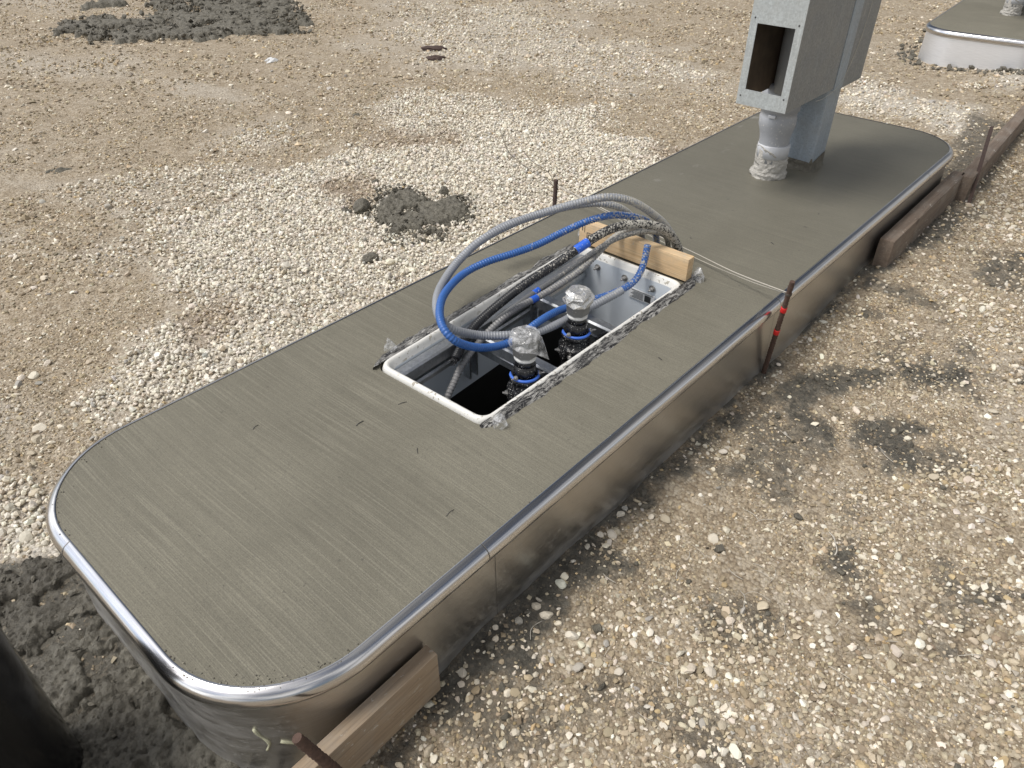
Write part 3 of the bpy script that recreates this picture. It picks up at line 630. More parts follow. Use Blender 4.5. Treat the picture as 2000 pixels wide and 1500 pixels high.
# ---------------------------------------------------------------- heaps of spilled concrete
def heap(name, poly, step, hgt, f1, f2, mat, label, cat, seed, fr=0.2, extra=()):
    P = np.array(poly); x0, y0 = P.min(0) - 0.1; x1, y1 = P.max(0) + 0.1
    ax, ay = np.arange(x0, x1, step), np.arange(y0, y1, step); A, B = np.meshgrid(ax, ay); x, y = A.ravel(), B.ravel()
    s_ = poly_sd(x, y, poly) + (fbm(x, y, f1 * 0.5, 5, seed, 0.65) - 0.5) * fr
    holes = ss(fbm(x, y, f1 * 0.45, 4, seed + 20), 0.36, 0.46)
    mk = ss(s_, -0.01, 0.05) * holes
    h = mk * hgt * (0.10 + 0.7 * fbm(x, y, f1 * 0.35, 4, seed + 1)) + mk * (worley(x, y, f1, seed) * hgt * 0.40 + worley(x, y, f2, seed + 2) * hgt * 0.34 + worley(x, y, f2 * 2.1, seed + 5) * hgt * 0.18) - 0.010
    for ex, ey, er, eh in extra:
        dd = np.hypot(x - ex, y - ey) / er; h = np.maximum(h, eh * np.sqrt(np.clip(1 - dd ** 2, 0, 1)) - 0.012 * (dd >= 1))
    z = ground_h(x, y, False) + h; id_ = np.arange(len(x)).reshape(len(ay), len(ax))
    q = np.stack([id_[:-1, :-1], id_[:-1, 1:], id_[1:, 1:], id_[1:, :-1]], -1).reshape(-1, 4)
    q = q[(h[q] > -0.0085).any(1)]
    us, inv = np.unique(q, return_inverse=True); V = np.stack([x, y, z], 1)[us]
    me = np_mesh(name, V, inv.reshape(-1, 4)); o = link(name, me, mat, None, True); return tag(o, label, cat)
heap('concrete_spill', HEAP_MID, 0.006, 0.036, 22, 60, M['mud'], 'small dark heap of spilled wet concrete on white gravel', 'concrete spill', 3, 0.16)
heap('concrete_spill', HEAP_FAR, 0.016, 0.042, 14, 32, M['mud'], 'wide dark spread of spilled concrete far back in the yard', 'concrete spill', 5, 0.55)
heap('concrete_spill', [(3.2, 8.5), (3.75, 8.6), (3.75, 8.3), (3.3, 8.35)], 0.018, 0.05, 11, 26, M['mud'], 'thin dark strip of spilled concrete farthest back at left', 'concrete spill', 8, 0.3)
def mat_slurry():
    m = NT('slurry'); x, y, z = m.sep(); a = m.noise(34, 7, 0.75); v = m.vor(75)
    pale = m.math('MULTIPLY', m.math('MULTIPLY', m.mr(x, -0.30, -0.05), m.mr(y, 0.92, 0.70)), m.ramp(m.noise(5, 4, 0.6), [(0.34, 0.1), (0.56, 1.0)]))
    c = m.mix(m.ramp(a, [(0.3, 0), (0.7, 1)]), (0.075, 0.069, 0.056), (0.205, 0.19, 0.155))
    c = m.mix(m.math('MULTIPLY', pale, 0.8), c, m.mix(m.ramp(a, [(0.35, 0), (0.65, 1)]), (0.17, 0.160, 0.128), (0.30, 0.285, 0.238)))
    n = m.bump(a, 1.0, 0.022); n = m.bump(v.outputs['Distance'], 0.6, 0.009, n); n = m.bump(m.noise(170, 4, 0.7), 0.8, 0.005, n)
    return m.fin(c, 0.68, 0, n)
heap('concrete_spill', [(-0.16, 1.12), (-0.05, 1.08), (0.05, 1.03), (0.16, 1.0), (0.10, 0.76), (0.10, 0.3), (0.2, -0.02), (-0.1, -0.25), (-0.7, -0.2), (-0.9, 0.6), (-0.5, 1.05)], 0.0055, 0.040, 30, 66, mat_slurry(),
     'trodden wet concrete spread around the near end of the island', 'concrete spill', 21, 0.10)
def blob(cx_, cy_, r, sq, rz, seed):
    q = random.Random(seed); c_, s_ = math.cos(rz), math.sin(rz); out = []
    for k in range(11):
        a = 2 * math.pi * k / 11; rr_ = r * q.uniform(0.65, 1.25); u, v = rr_ * math.cos(a), rr_ * sq * math.sin(a); out.append((cx_ + u * c_ - v * s_, cy_ + u * s_ + v * c_))
    return out
heap('concrete_spill', blob(1.16, 3.86, 0.11, 0.6, 0.3, 3), 0.009, 0.022, 26, 60, M['mud'], 'thin dark patch of concrete at the left edge of the brown yard', 'concrete spill', 11, 0.10)
heap('concrete_spill', blob(1.43, -0.56, 0.055, 0.55, -0.7, 5), 0.005, 0.020, 40, 90, M['mud'], 'small dark smear of concrete alone in the front yard', 'concrete spill', 13, 0.05)
heap('concrete_spill', blob(2.93, 3.41, 0.09, 0.6, -0.6, 8), 0.009, 0.032, 26, 60, M['mud'], 'small grey clump of concrete in the middle of the brown yard', 'concrete spill', 15, 0.08)
def clod(loc, s, label, seed, sq=(1, 0.75, 0.6), rz=0.0, mat=None):
    V, F = ico(4); r = np.random.default_rng(seed)
    x, y, z = V.T; nn = fbm(x * 1.0 + z * 0.7 + 5, y + z * 0.9 + 5, 2.0, 4, seed)[:, None]
    V = V * (0.72 + 0.55 * nn) * np.array(sq) * s; V[:, 2] = np.maximum(V[:, 2], -0.35 * s * sq[2])
    me = np_mesh('concrete_lump', V, F); o = link('concrete_lump', me, mat or M['mud'], None, True); gz = float(ground_h(np.array([loc[0]]), np.array([loc[1]]), False)[0])
    o.location = (loc[0], loc[1], gz + 0.30 * s * sq[2]); o.rotation_euler = (0, 0, rz); return tag(o, label, 'lump')
clod((1.99, 2.16), 0.055, 'smooth round lump of concrete left of the small spill', 2, (1.1, 0.8, 0.8), 0.6)
clod((1.925, 2.215), 0.020, 'pea-sized dark crumb left of the round concrete lump', 4)
clod((2.40, 1.98), 0.032, 'dark upright lump at the right rim of the small spill', 6, (0.8, 0.8, 1.1))
clod((2.27, 2.39), 0.022, 'brown crumb on gravel just behind the small spill', 9)
clod((1.66, 1.70), 0.034, 'lone grey clod on white gravel beside the near slab edge', 12, (1.2, 0.9, 0.6))
clod((4.59, 4.37), 0.075, 'reddish brown clod, rear one of the pair in the far yard', 17, (1.4, 0.7, 0.35), -0.8, M['rust_dark'])
clod((4.36, 4.10), 0.060, 'reddish brown clod, nearer one of the pair in the far yard', 19, (1.3, 0.7, 0.4), -0.8, M['rust_dark'])

# ---------------------------------------------------------------- islands
def rr_path(L_, W_, r, n=18):
    """rounded rectangle, points with outward normals, counter-clockwise, dense on straights too"""
    out = []
    for cx_, cy_, a0 in ((L_ - r, r, -90), (L_ - r, W_ - r, 0), (r, W_ - r, 90), (r, r, 180)):
        for k in range(n + 1):
            a = R(a0 + 90 * k / n); out.append((cx_ + r * math.cos(a), cy_ + r * math.sin(a), math.cos(a), math.sin(a)))
    res = []
    for i in range(len(out)):
        a = out[i]; b = out[(i + 1) % len(out)]; res.append(a); dl = math.hypot(b[0] - a[0], b[1] - a[1])
        if dl > 0.15:
            m_ = int(dl / 0.1)
            for k in range(1, m_): t = k / m_; res.append((a[0] + (b[0] - a[0]) * t, a[1] + (b[1] - a[1]) * t, a[2], a[3]))
    return res
def sweep(bm, path, prof, closed=True):
    rings = [[bm.verts.new((x + nx_ * o, y + ny_ * o, z)) for o, z in prof] for x, y, nx_, ny_ in path]; m_ = len(rings)
    for i in range(m_ if closed else m_ - 1):
        a, b = rings[i], rings[(i + 1) % m_]
        for k in range(len(prof) - 1): bm.faces.new((a[k], a[k + 1], b[k + 1], b[k]))
H = 0.33
NOSE = [(-0.006, 0.3315), (-0.004, 0.3325), (-0.001, 0.3322), (0.003, 0.3300)] + [(-0.004 + 0.0255 * math.sin(R(a)), 0.3040 + 0.0270 * math.cos(R(a))) for a in range(26, 155, 12)] + [(0.0064, 0.2785), (0.0050, 0.2765)]
SKIRT = [(0.0035, 0.283), (0.0045, 0.24), (0.0070, 0.12), (0.0095, 0.02), (0.0110, -0.08)]
def rounded_quad(Q, r, n=8):
    out = []
    for i in range(4):
        p_, a, b = Vector(Q[i]), Vector(Q[i - 1]), Vector(Q[(i + 1) % 4])
        u, v = (a - p_).normalized(), (b - p_).normalized()
        s_, e = p_ + u * r, p_ + v * r
        for k in range(n + 1):
            t = k / n; out.append((1 - t) ** 2 * s_ + 2 * t * (1 - t) * p_ + t * t * e)
    return out
SUMP = [(0.902, 0.702), (0.917, 0.281), (1.938, 0.277), (1.933, 0.745)]          # corners of the box rim
def island(loc, rz, L_, W_, label, hole=None):
    root = empty('concrete_island', loc, rz); tag(root, label, 'island')
    path = rr_path(L_, W_, 0.27)
    bm = bmesh.new(); top = [bm.verts.new((x, y, H)) for x, y, _, _ in path]
    es = [bm.edges.new((top[i], top[(i + 1) % len(top)])) for i in range(len(top))]
    if hole:
        hv = [bm.verts.new((p_.x, p_.y, H)) for p_ in hole]; es += [bm.edges.new((hv[i], hv[(i + 1) % len(hv)])) for i in range(len(hv))]
    bmesh.ops.triangle_fill(bm, edges=es, use_beauty=True)
    low = [bm.verts.new((x, y, 0.02)) for x, y, _, _ in path]
    for i in range(len(top)):
        j = (i + 1) % len(top); bm.faces.new((top[i], low[i], low[j], top[j]))
    if hole:
        hl = [bm.verts.new((p_.x, p_.y, 0.02)) for p_ in hole]
        for i in range(len(hv)):
            j = (i + 1) % len(hv); bm.faces.new((hv[j], hl[j], hl[i], hv[i]))
    slab = obj('slab', bm, M['concrete'], root, False)
    bm = bmesh.new(); sweep(bm, path, SKIRT); sk = obj('skirt', bm, M['steel'], root); smooth_by_angle(sk, 30)
    bm = bmesh.new(); sweep(bm, path, NOSE); no = obj('bullnose_edge', bm, M['nose'], root); smooth_by_angle(no, 50)
    return root, slab, sk, no
def inset(Q, d_):
    c = sum((Vector(q) for q in Q), Vector((0, 0))) / 4
    return [tuple(Vector(q) + Vector((-d_ if q[0] < c.x else d_, -d_ if q[1] < c.y else d_))) for q in Q]
hole = rounded_quad(inset(SUMP, 0.006), 0.045)
isl, slab, skirt, nose = island((0, 0, 0), 0, 4.21, 1.0, 'long concrete island with an open box of conduits, steel skirt, in front', hole)
isl2, _, sk2, _ = island(I2_LOC, I2_ROT, 4.21, 1.0, 'second concrete island with shiny steel skirt at the top right corner')
sk2.data.materials[0] = mat_steel('glare_brushed_steel', 0.55, False, (0.90, 0.91, 0.93))  # base colour raised to stand in for sky glare on the far skirt
# joints of the steel edging
def joint(parent, x, name, prof, wdt):
    bm = bmesh.new(); pr = [(o + 0.0007, z + (0.0006 if z > 0.3 else 0)) for o, z in prof]
    sweep(bm, [(x - wdt / 2, 0, 0, -1), (x + wdt / 2, 0, 0, -1)], pr, False); return obj(name, bm, M['seam'], parent, True)
for x in (0.615, 2.075, 3.62): joint(nose, x, 'edge_joint', NOSE, 0.002)
joint(skirt, 0.650, 'skirt_seam', SKIRT, 0.0016); joint(skirt, 2.08, 'skirt_seam', SKIRT, 0.0016)
bm = bmesh.new(); sweep(bm, [(0, 0.70, -1, 0), (0, 0.697, -1, 0)], [(o + 0.0007, z) for o, z in NOSE], False); obj('edge_joint', bm, M['seam'], nose, True)
# ragged crumbs where the broom pulled concrete on to the steel, and bits of broom fibre lying on the slab
XS, ZS = [], []
for x, y, nx_, ny_ in rr_path(4.21, 1.0, 0.27, 90):
    for _ in range(2 if x < 1 else 1):
        if random.random() < (0.55 if (y < 0.5 and x < 0.9) else 0.2):
            o = random.uniform(-0.012, 0.001); XS.append((x + nx_ * o + random.uniform(-.05, .05) * abs(ny_), y + ny_ * o + random.uniform(-.02, .02) * abs(nx_), H + 0.001)); ZS.append(random.uniform(0.0012, 0.0032))
for _ in range(300):
    XS.append((random.uniform(0.1, 4.1), random.uniform(0.05, 0.95), H)); ZS.append(random.uniform(0.0006, 0.0018))
P = np.array(XS); inh = (P[:, 0] > 0.87) & (P[:, 0] < 1.97) & (P[:, 1] > 0.24) & (P[:, 1] < 0.78) | (rrect_sd(P[:, 0], P[:, 1], 4.21, 1, .27) < -0.006)
P = P[~inh]; ZS = np.array(ZS)[~inh]
stones('concrete_crumbs', P, ZS, tones(len(P), [(0.17, 0.16, 0.13), (0.13, 0.122, 0.10), (0.09, 0.085, 0.07), (0.24, 0.225, 0.18)], [2, 2, 1, 1], 0.2), ICO1, 0.25, M['brown_stone'], 'tiny concrete crumbs dotted over the near slab and along its rim', 'crumbs', True)
bm = bmesh.new()
for k in range(14):
    x, y = random.uniform(0.1, 3.2), random.uniform(0.06, 0.94)
    if 0.86 < x < 2.0 and 0.22 < y < 0.8: continue
    a = random.uniform(0, 6.28); l = random.uniform(0.006, 0.028); c0 = Vector((x, y, H + 0.001)); dv = Vector((math.cos(a), math.sin(a), 0)) * l; bend = Vector((-dv.y, dv.x, 0)) * random.uniform(-.4, .4)
    add_tube(bm, [c0, c0 + dv * 0.5 + bend * 0.5 + Vector((0, 0, .001)), c0 + dv], random.uniform(0.0006, 0.0013), 5)
tag(obj('broom_fibres', bm, M['ink'], None, True), 'short dark broom fibres lying on the near slab', 'fibres', kind='stuff')

# ---------------------------------------------------------------- sump box
sump = empty('sump_box', (1.42, 0.49, 0)); tag(sump, 'open white fibreglass box sunk in the near slab, full of conduits', 'sump box')
def quad_ring(bm, r_list, n=8):
    rings = []
    for d_, z, rad in r_list:
        rings.append([bm.verts.new((p_.x, p_.y, z)) for p_ in rounded_quad(inset(SUMP, d_), rad, n)])
    for a, b in zip(rings[:-1], rings[1:]):
        for k in range(len(a)): bm.faces.new((a[k], a[(k + 1) % len(a)], b[(k + 1) % len(a)], b[k]))
    return rings
bm = bmesh.new()
quad_ring(bm, [(0.004, 0.20, .045), (0.002, 0.325, .045), (0, 0.334, .045), (-0.0015, 0.339, .045), (-0.005, 0.3425, .045), (-0.009, 0.3435, .04), (-0.0135, 0.342, .036), (-0.017, 0.337, .034), (-0.020, 0.330, .033), (-0.025, 0.318, .033)])
o = obj('rim', bm, M['white_frp'], sump, True, True)
bm = bmesh.new(); quad_ring(bm, [(-0.0255, 0.319, .033), (-0.027, 0.20, .033), (-0.030, 0.10, .033), (-0.034, 0.072, .033)])
obj('box_wall', bm, M['frp_wall'], sump, True, True)
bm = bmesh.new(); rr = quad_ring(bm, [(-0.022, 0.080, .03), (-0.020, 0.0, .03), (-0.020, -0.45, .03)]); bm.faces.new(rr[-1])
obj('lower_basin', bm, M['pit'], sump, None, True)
def strut(bm, a, b, w=0.041, h=0.041, t=0.004, up=Vector((0, 0, 1))):
    """C-shaped steel channel from a to b, open downwards, with rolled lips"""
    a, b = Vector(a), Vector(b); dr = (b - a).normalized(); sd_ = dr.cross(up).normalized()
    sec = [(-w/2 + 0.010, -h), (-w/2, -h), (-w/2, -0.006), (-w/2 + 0.006, 0), (w/2 - 0.006, 0), (w/2, -0.006), (w/2, -h), (w/2 - 0.010, -h),
           (w/2 - 0.010, -h + t), (w/2 - t, -h + t), (w/2 - t, -t), (-w/2 + t, -t), (-w/2 + t, -h + t), (-w/2 + 0.010, -h + t)]
    ra = [bm.verts.new(a + sd_ * u + up * v) for u, v in sec]; rb = [bm.verts.new(b + sd_ * u + up * v) for u, v in sec]; m_ = len(sec)
    for k in range(m_): bm.faces.new((ra[k], ra[(k + 1) % m_], rb[(k + 1) % m_], rb[k]))
    bm.faces.new(ra[::-1]); bm.faces.new(rb)
bm = bmesh.new(); strut(bm, (0.935, 0.652, 0.318), (1.90, 0.690, 0.318)); obj('side_rail', bm, M['strut'], sump, None, True)
bm = bmesh.new(); strut(bm, (0.935, 0.652, 0.255), (1.90, 0.690, 0.255), 0.03, 0.02); obj('side_rail', bm, M['strut'], sump, None, True)
for x in (1.275, 1.585):
    bm = bmesh.new(); strut(bm, (x, 0.315, 0.302), (x + 0.005, 0.650, 0.302)); obj('cross_bar', bm, M['strut'], sump, None, True)
    bm = bmesh.new(); strut(bm, (x + 0.012, 0.315, 0.245), (x + 0.017, 0.650, 0.245), 0.03, 0.03); obj('cross_bar', bm, M['strut'], sump, None, True)
    bm = bmesh.new(); add_box(bm, (x - 0.035, 0.655, 0.12), (x - 0.028, 0.69, 0.30), 0.002); add_box(bm, (x - 0.002, 0.655, 0.12), (x + 0.004, 0.69, 0.30), 0.002); obj('bracket', bm, M['strut'], sump, None, True)
def hexbolt(bm, p_, dr, r=0.008, l=0.010, stud=0.010):
    q = Vector((0, 0, 1)).rotation_difference(Vector(dr)).to_matrix()
    add_lathe(bm, [(r * 1.5, 0), (r * 1.5, l * 0.25)], 14, p_, q); add_lathe(bm, [(r, l * 0.25), (r, l), (r * 0.8, l * 1.1)], 6, p_, q); add_lathe(bm, [(r * 0.5, l), (r * 0.5, l + stud), (r * 0.35, l + stud * 1.1)], 10, p_, q)
for y, z in ((0.630, 0.290), (0.508, 0.290), (0.388, 0.290)):
    bm = bmesh.new(); hexbolt(bm, (1.909, y, z), (-1, 0, 0), 0.0085, 0.011, 0.012); obj('wall_bolt', bm, M['bolt'], sump, None, True)
# paper label on the end wall
bm = bmesh.new(); add_box(bm, (1.9035, 0.372, 0.226), (1.9065, 0.480, 0.265), 0.0); lab = obj('label', bm, M['label'], sump, None, True)
bm = bmesh.new(); add_box(bm, (1.9022, 0.386, 0.231), (1.9030, 0.412, 0.256))
for k in range(6): add_box(bm, (1.9022, 0.418, 0.2310 + k * 0.0047), (1.9030, 0.472 - (k % 3) * 0.006, 0.2325 + k * 0.0047))
add_box(bm, (1.9022, 0.380, 0.260), (1.9030, 0.470, 0.2615)); o = obj('print', bm, M['ink'], lab, None, True)
o.data.transform(Matrix.Translation(-Vector(sump.location)))
# black sealant smeared with cement around the rim
def strip_mesh(name, inner, outer, z0, z1, mat, parent, seed, step=0.006):
    bm = bmesh.new(); rows = []
    n_ = int((Vector(inner[1]) - Vector(inner[0])).length / step)
    for i in range(n_ + 1):
        t = i / n_; a = Vector(inner[0]).lerp(Vector(inner[1]), t); b = Vector(outer[0]).lerp(Vector(outer[1]), t)
        tap = min(1, t * 14, (1 - t) * 14) ** 0.5
        wv = float(fbm(np.array([t * 14.0]), np.array([seed * 1.7]), 1.0, 4, seed)[0]) - 0.5
        b = a.lerp(b, max(0.1, (0.95 + wv * 0.7) * tap)); row = []
        for k in range(9):
            u = k / 8; p_ = a.lerp(b, u); hh = float(fbm(np.array([p_.x * 60.0]), np.array([p_.y * 60.0]), 1.0, 3, seed)[0])
            hh2 = float(fbm(np.array([p_.x * 15.0]), np.array([p_.y * 130.0]), 1.0, 2, seed + 3)[0])
            z = z0 + (z1 - z0) * (1 - u) ** 1.3 + (hh - 0.35) * 0.012 * min(1, 6 * u * (1 - u) + 0.15) + (hh2 - 0.5) * 0.008 * (1 - u)
            if k == 8: z = H - 0.003
            row.append(bm.verts.new((p_.x, p_.y, z)))
        rows.append(row)
    for a, b in zip(rows[:-1], rows[1:]):
        for k in range(8): bm.faces.new((a[k], a[k + 1], b[k + 1], b[k]))
    return obj(name, bm, mat, parent, True, True)
strip_mesh('sealant_strip', [(0.905, 0.287), (1.99, 0.283)], [(0.905, 0.245), (2.02, 0.248)], 0.332, 0.341, M['tar'], sump, 3)
strip_mesh('sealant_strip', [(0.885, 0.698), (1.95, 0.742)], [(0.875, 0.745), (2.0, 0.785)], 0.332, 0.341, M['tar'], sump, 7)
strip_mesh('sealant_strip', [(1.990, 0.26), (1.992, 0.36)], [(2.035, 0.25), (2.02, 0.34)], 0.332, 0.338, M['tar'], sump, 9)

# ---------------------------------------------------------------- shut-off valves
def crumple(bm, prof, n, c, jit, seed):
    r_ = random.Random(seed); rings = []
    for r, z in prof:
        rings.append([bm.verts.new((c[0] + (r * (1 + r_.uniform(-jit, jit))) * math.cos(2 * math.pi * (k + r_.uniform(-.3, .3)) / n),
                                    c[1] + (r * (1 + r_.uniform(-jit, jit))) * math.sin(2 * math.pi * (k + r_.uniform(-.3, .3)) / n), z + r_.uniform(-.004, .004))) for k in range(n)])
    for a, b in zip(rings[:-1], rings[1:]):
        for k in range(n):
            j = (k + 1) % n
            bm.faces.new((a[k], a[j], b[j])); bm.faces.new((a[k], b[j], b[k]))
    bm.faces.new(rings[-1]); return rings
def valve(loc, label, seed, flap):
    v = empty('shutoff_valve', loc); tag(v, label, 'valve', 'shut-off valves standing in the sump box')
    bm = bmesh.new(); random.seed(seed)
    add_lathe(bm, [(0.046, -0.36), (0.046, -0.20), (0.052, -0.195), (0.052, -0.165), (0.046, -0.16), (0.047, -0.09), (0.054, -0.085), (0.055, -0.045), (0.050, -0.040), (0.045, -0.030), (0.044, -0.014)], 30, jit=0.035)
    o = obj('body', bm, M['black'], v); smooth_by_angle(o, 50)
    bm = bmesh.new(); add_lathe(bm, [(0.046, -0.016), (0.047, -0.010), (0.047, -0.004), (0.045, 0.0)], 30, jit=0.02); add_lathe(bm, [(0.036, 0.0), (0.034, 0.016), (0.034, 0.04)], 8); add_lathe(bm, [(0.031, 0.04), (0.030, 0.064)], 24)
    obj('neck', bm, M['black'], v, True)
    bm = bmesh.new(); ring = [Vector((0.0435 * math.cos(R(a)), 0.0435 * math.sin(R(a)), 0.004)) for a in range(120, 331, 6)]
    add_tube(bm, ring, lambda i: 0.0045 * min(1, (i + 1) / 4, (len(ring) - i) / 4), 8); obj('blue_ring', bm, M['blue_ring'], v, True)
    bm = bmesh.new(); add_lathe(bm, [(0.029, 0.060), (0.033, 0.061), (0.0335, 0.068), (0.030, 0.072)], 28); obj('collar', bm, M['collar'], v, True)
    bm = bmesh.new(); add_lathe(bm, [(0.030, 0.070), (0.038, 0.078), (0.040, 0.098), (0.041, 0.136), (0.037, 0.146), (0.020, 0.147)], 8, M=Matrix.Rotation(0.3, 3, 'Z')); obj('cap', bm, M['cap'], v, False)
    bm = bmesh.new(); rr = crumple(bm, [(0.050, 0.112), (0.046, 0.124), (0.045, 0.138), (0.040, 0.148), (0.030, 0.1515), (0.014, 0.1525)], 11, (0, 0, 0), 0.08, seed)
    if flap:                                               # a loose tail of film on the right
        for k in range(11):
            a = 2 * math.pi * k / 11
            w_ = max(0, math.cos(a - R(-55))) ** 6
            p_ = rr[0][k]; p_.co += Vector((math.cos(a), math.sin(a), -1.7)) * 0.026 * w_
    obj('plastic_wrap', bm, M['film' if flap else 'foil'], v, False)
    for a in range(0, 360, 60):
        bm = bmesh.new(); c_, s_ = math.cos(R(a + 20)), math.sin(R(a + 20)); hexbolt(bm, (0.053 * c_, 0.053 * s_, -0.065), (c_, s_, 0.15), 0.007, 0.008, 0.007); obj('bolt', bm, M['bolt'], v, None)
    for a in (185, 300):
        bm = bmesh.new(); c_, s_ = math.cos(R(a)), math.sin(R(a)); hexbolt(bm, (0.045 * c_, 0.045 * s_, 0.012), (c_, s_, 0.3), 0.005, 0.006, 0.010); obj('bolt', bm, M['bolt'], v, None)
    bm = bmesh.new(); add_box(bm, (0.03, -0.062, -0.05), (0.085, -0.054, -0.012), 0.002); add_box(bm, (0.05, -0.075, -0.045), (0.075, -0.062, -0.02), 0.003)
    hexbolt(bm, (0.062, -0.076, -0.03), (0, -1, 0.2), 0.009, 0.010, 0.01); obj('clamp', bm, M['black'], v)
    return v
valve((1.205, 0.385, 0.295), 'near shut-off valve under smooth grey wrapped cap with a loose film tail', 5, True)
valve((1.470, 0.395, 0.315), 'far shut-off valve under white splashed crumpled cap', 11, False)
random.seed(21)

# ---------------------------------------------------------------- conduits
def conduit(pts, r, mat, label, rib=0.0, pitch=0.0056, step=0.0019, n=12, name='flexible_conduit', group='flexible conduits looping out of the sump box'):
    pth = spline(pts, step); per = max(2, round(pitch / step)); root_p = pth[0]
    bm = bmesh.new(); add_tube(bm, pth, (lambda i: r * (1 + rib * (0.5 + 0.5 * math.cos(2 * math.pi * i / per)) - rib * 0.5)) if rib else r, n)
    o = obj(name, bm, mat, None, True); tag(o, label, 'conduit', group); return o, pth
def band(parent, pth, s0, s1, r, mat=None):
    a, b = int(len(pth) * s0), int(len(pth) * s1)
    bm = bmesh.new(); add_tube(bm, pth[a:b], r, 14); return obj('tape_band', bm, mat or M['blue_tape'], parent, True)
G1 = [(2.1, 0.42, 0.30), (2.1, 0.422, 0.377), (2.08, 0.44, 0.43), (2.03, 0.465, 0.493), (1.93, 0.512, 0.574), (1.85, 0.567, 0.604), (1.77, 0.636, 0.589), (1.68, 0.719, 0.557), (1.57, 0.762, 0.542), (1.45, 0.792, 0.515), (1.35, 0.803, 0.472), (1.24, 0.764, 0.451), (1.15, 0.697, 0.456), (1.09, 0.626, 0.455), (1.1, 0.589, 0.421), (1.2, 0.564, 0.359), (1.28, 0.504, 0.348), (1.37, 0.474, 0.329), (1.46, 0.453, 0.33), (1.57, 0.443, 0.331), (1.65, 0.418, 0.345), (1.72, 0.396, 0.361)]
G1B = [(2.12, 0.61, 0.30), (2.1, 0.611, 0.357), (2.06, 0.574, 0.429), (1.97, 0.588, 0.516), (1.9, 0.641, 0.544), (1.82, 0.717, 0.535), (1.74, 0.791, 0.508), (1.64, 0.845, 0.490), (1.56, 0.86, 0.475)]
B = [(2.1, 0.5, 0.30), (2.09, 0.5, 0.376), (2.05, 0.497, 0.443), (1.98, 0.504, 0.498), (1.92, 0.542, 0.521), (1.86, 0.567, 0.533), (1.79, 0.603, 0.527), (1.7, 0.643, 0.504), (1.6, 0.673, 0.483), (1.5, 0.7, 0.477), (1.41, 0.733, 0.47), (1.32, 0.751, 0.456), (1.2, 0.706, 0.462), (1.11, 0.641, 0.47), (1.05, 0.571, 0.465), (1.05, 0.527, 0.435), (1.11, 0.515, 0.385), (1.19, 0.507, 0.346), (1.27, 0.495, 0.334), (1.38, 0.484, 0.355), (1.46, 0.486, 0.352), (1.55, 0.492, 0.332), (1.66, 0.467, 0.323), (1.75, 0.435, 0.327), (1.83, 0.426, 0.331), (1.87, 0.423, 0.357), (1.89, 0.423, 0.399), (1.9, 0.424, 0.454)]
K = [(2.08, 0.385, 0.30), (2.07, 0.387, 0.369), (2.04, 0.397, 0.428), (1.98, 0.417, 0.488), (1.91, 0.45, 0.52), (1.84, 0.488, 0.528), (1.75, 0.508, 0.529), (1.65, 0.537, 0.496), (1.56, 0.572, 0.453), (1.46, 0.597, 0.424), (1.37, 0.629, 0.377), (1.27, 0.645, 0.335), (1.2, 0.632, 0.310), (1.13, 0.608, 0.287)]
G2 = [(2.09, 0.555, 0.30), (2.08, 0.555, 0.372), (2.04, 0.557, 0.421), (1.97, 0.563, 0.44), (1.9, 0.58, 0.419), (1.79, 0.58, 0.385), (1.7, 0.588, 0.357), (1.56, 0.600, 0.340), (1.42, 0.612, 0.335), (1.33, 0.612, 0.322), (1.24, 0.612, 0.290), (1.16, 0.607, 0.250), (1.11, 0.598, 0.21), (1.07, 0.590, 0.175), (1.04, 0.585, 0.10), (1.03, 0.585, 0.0)]
G3 = [(2.1, 0.447, 0.30), (2.09, 0.449, 0.376), (2.05, 0.451, 0.431), (1.98, 0.488, 0.456), (1.9, 0.532, 0.451), (1.83, 0.568, 0.425), (1.74, 0.599, 0.386), (1.64, 0.618, 0.358), (1.52, 0.628, 0.340), (1.42, 0.636, 0.322), (1.34, 0.640, 0.305)]
conduit(G1, 0.0135, M['grey_hose'], 'long smooth grey conduit in the widest loop, ending near the sticker', 0.13, 0.0095)
conduit(G1B, 0.0130, M['grey_hose'], 'short grey conduit arching alongside the widest grey loop', 0.13, 0.0095)
conduit(B, 0.0120, M['blue_hose'], 'bright blue conduit looping over the box', 0.16, 0.0095)
ck, pk = conduit(K, 0.0150, M['black_hose'], 'thick black conduit with a frayed end inside the box', 0.10, 0.0076)
band(ck, pk, 0.47, 0.515, 0.0160)
for j in range(9):                                        # frayed cores at the cut end
    pass
bm = bmesh.new(); e = pk[-1]; dv = (pk[-1] - pk[-6]).normalized(); s_ = dv.orthogonal().normalized(); t_ = dv.cross(s_)
for j in range(11):
    a = 2 * math.pi * j / 11; o0 = e + (s_ * math.cos(a) + t_ * math.sin(a)) * 0.008
    add_tube(bm, [o0 - dv * 0.004, o0 + dv * random.uniform(.012, .022) + (s_ * math.cos(a) + t_ * math.sin(a)) * random.uniform(0, .004)], 0.0016, 5)
obj('frayed_core', bm, M['black_hose'], ck, True)
cr, pr_ = conduit(G2, 0.0112, M['rib_hose'], 'ribbed grey conduit with a blue tape band, dropping into the dark of the box', 0.22, 0.0114)
band(cr, pr_, 0.50, 0.522, 0.0124)
c3, p3 = conduit(G3, 0.0095, M['grey_dark'], 'thin dark grey conduit between the black and the ribbed one', 0.05, 0.0076)
band(c3, p3, 0.76, 0.79, 0.0104)

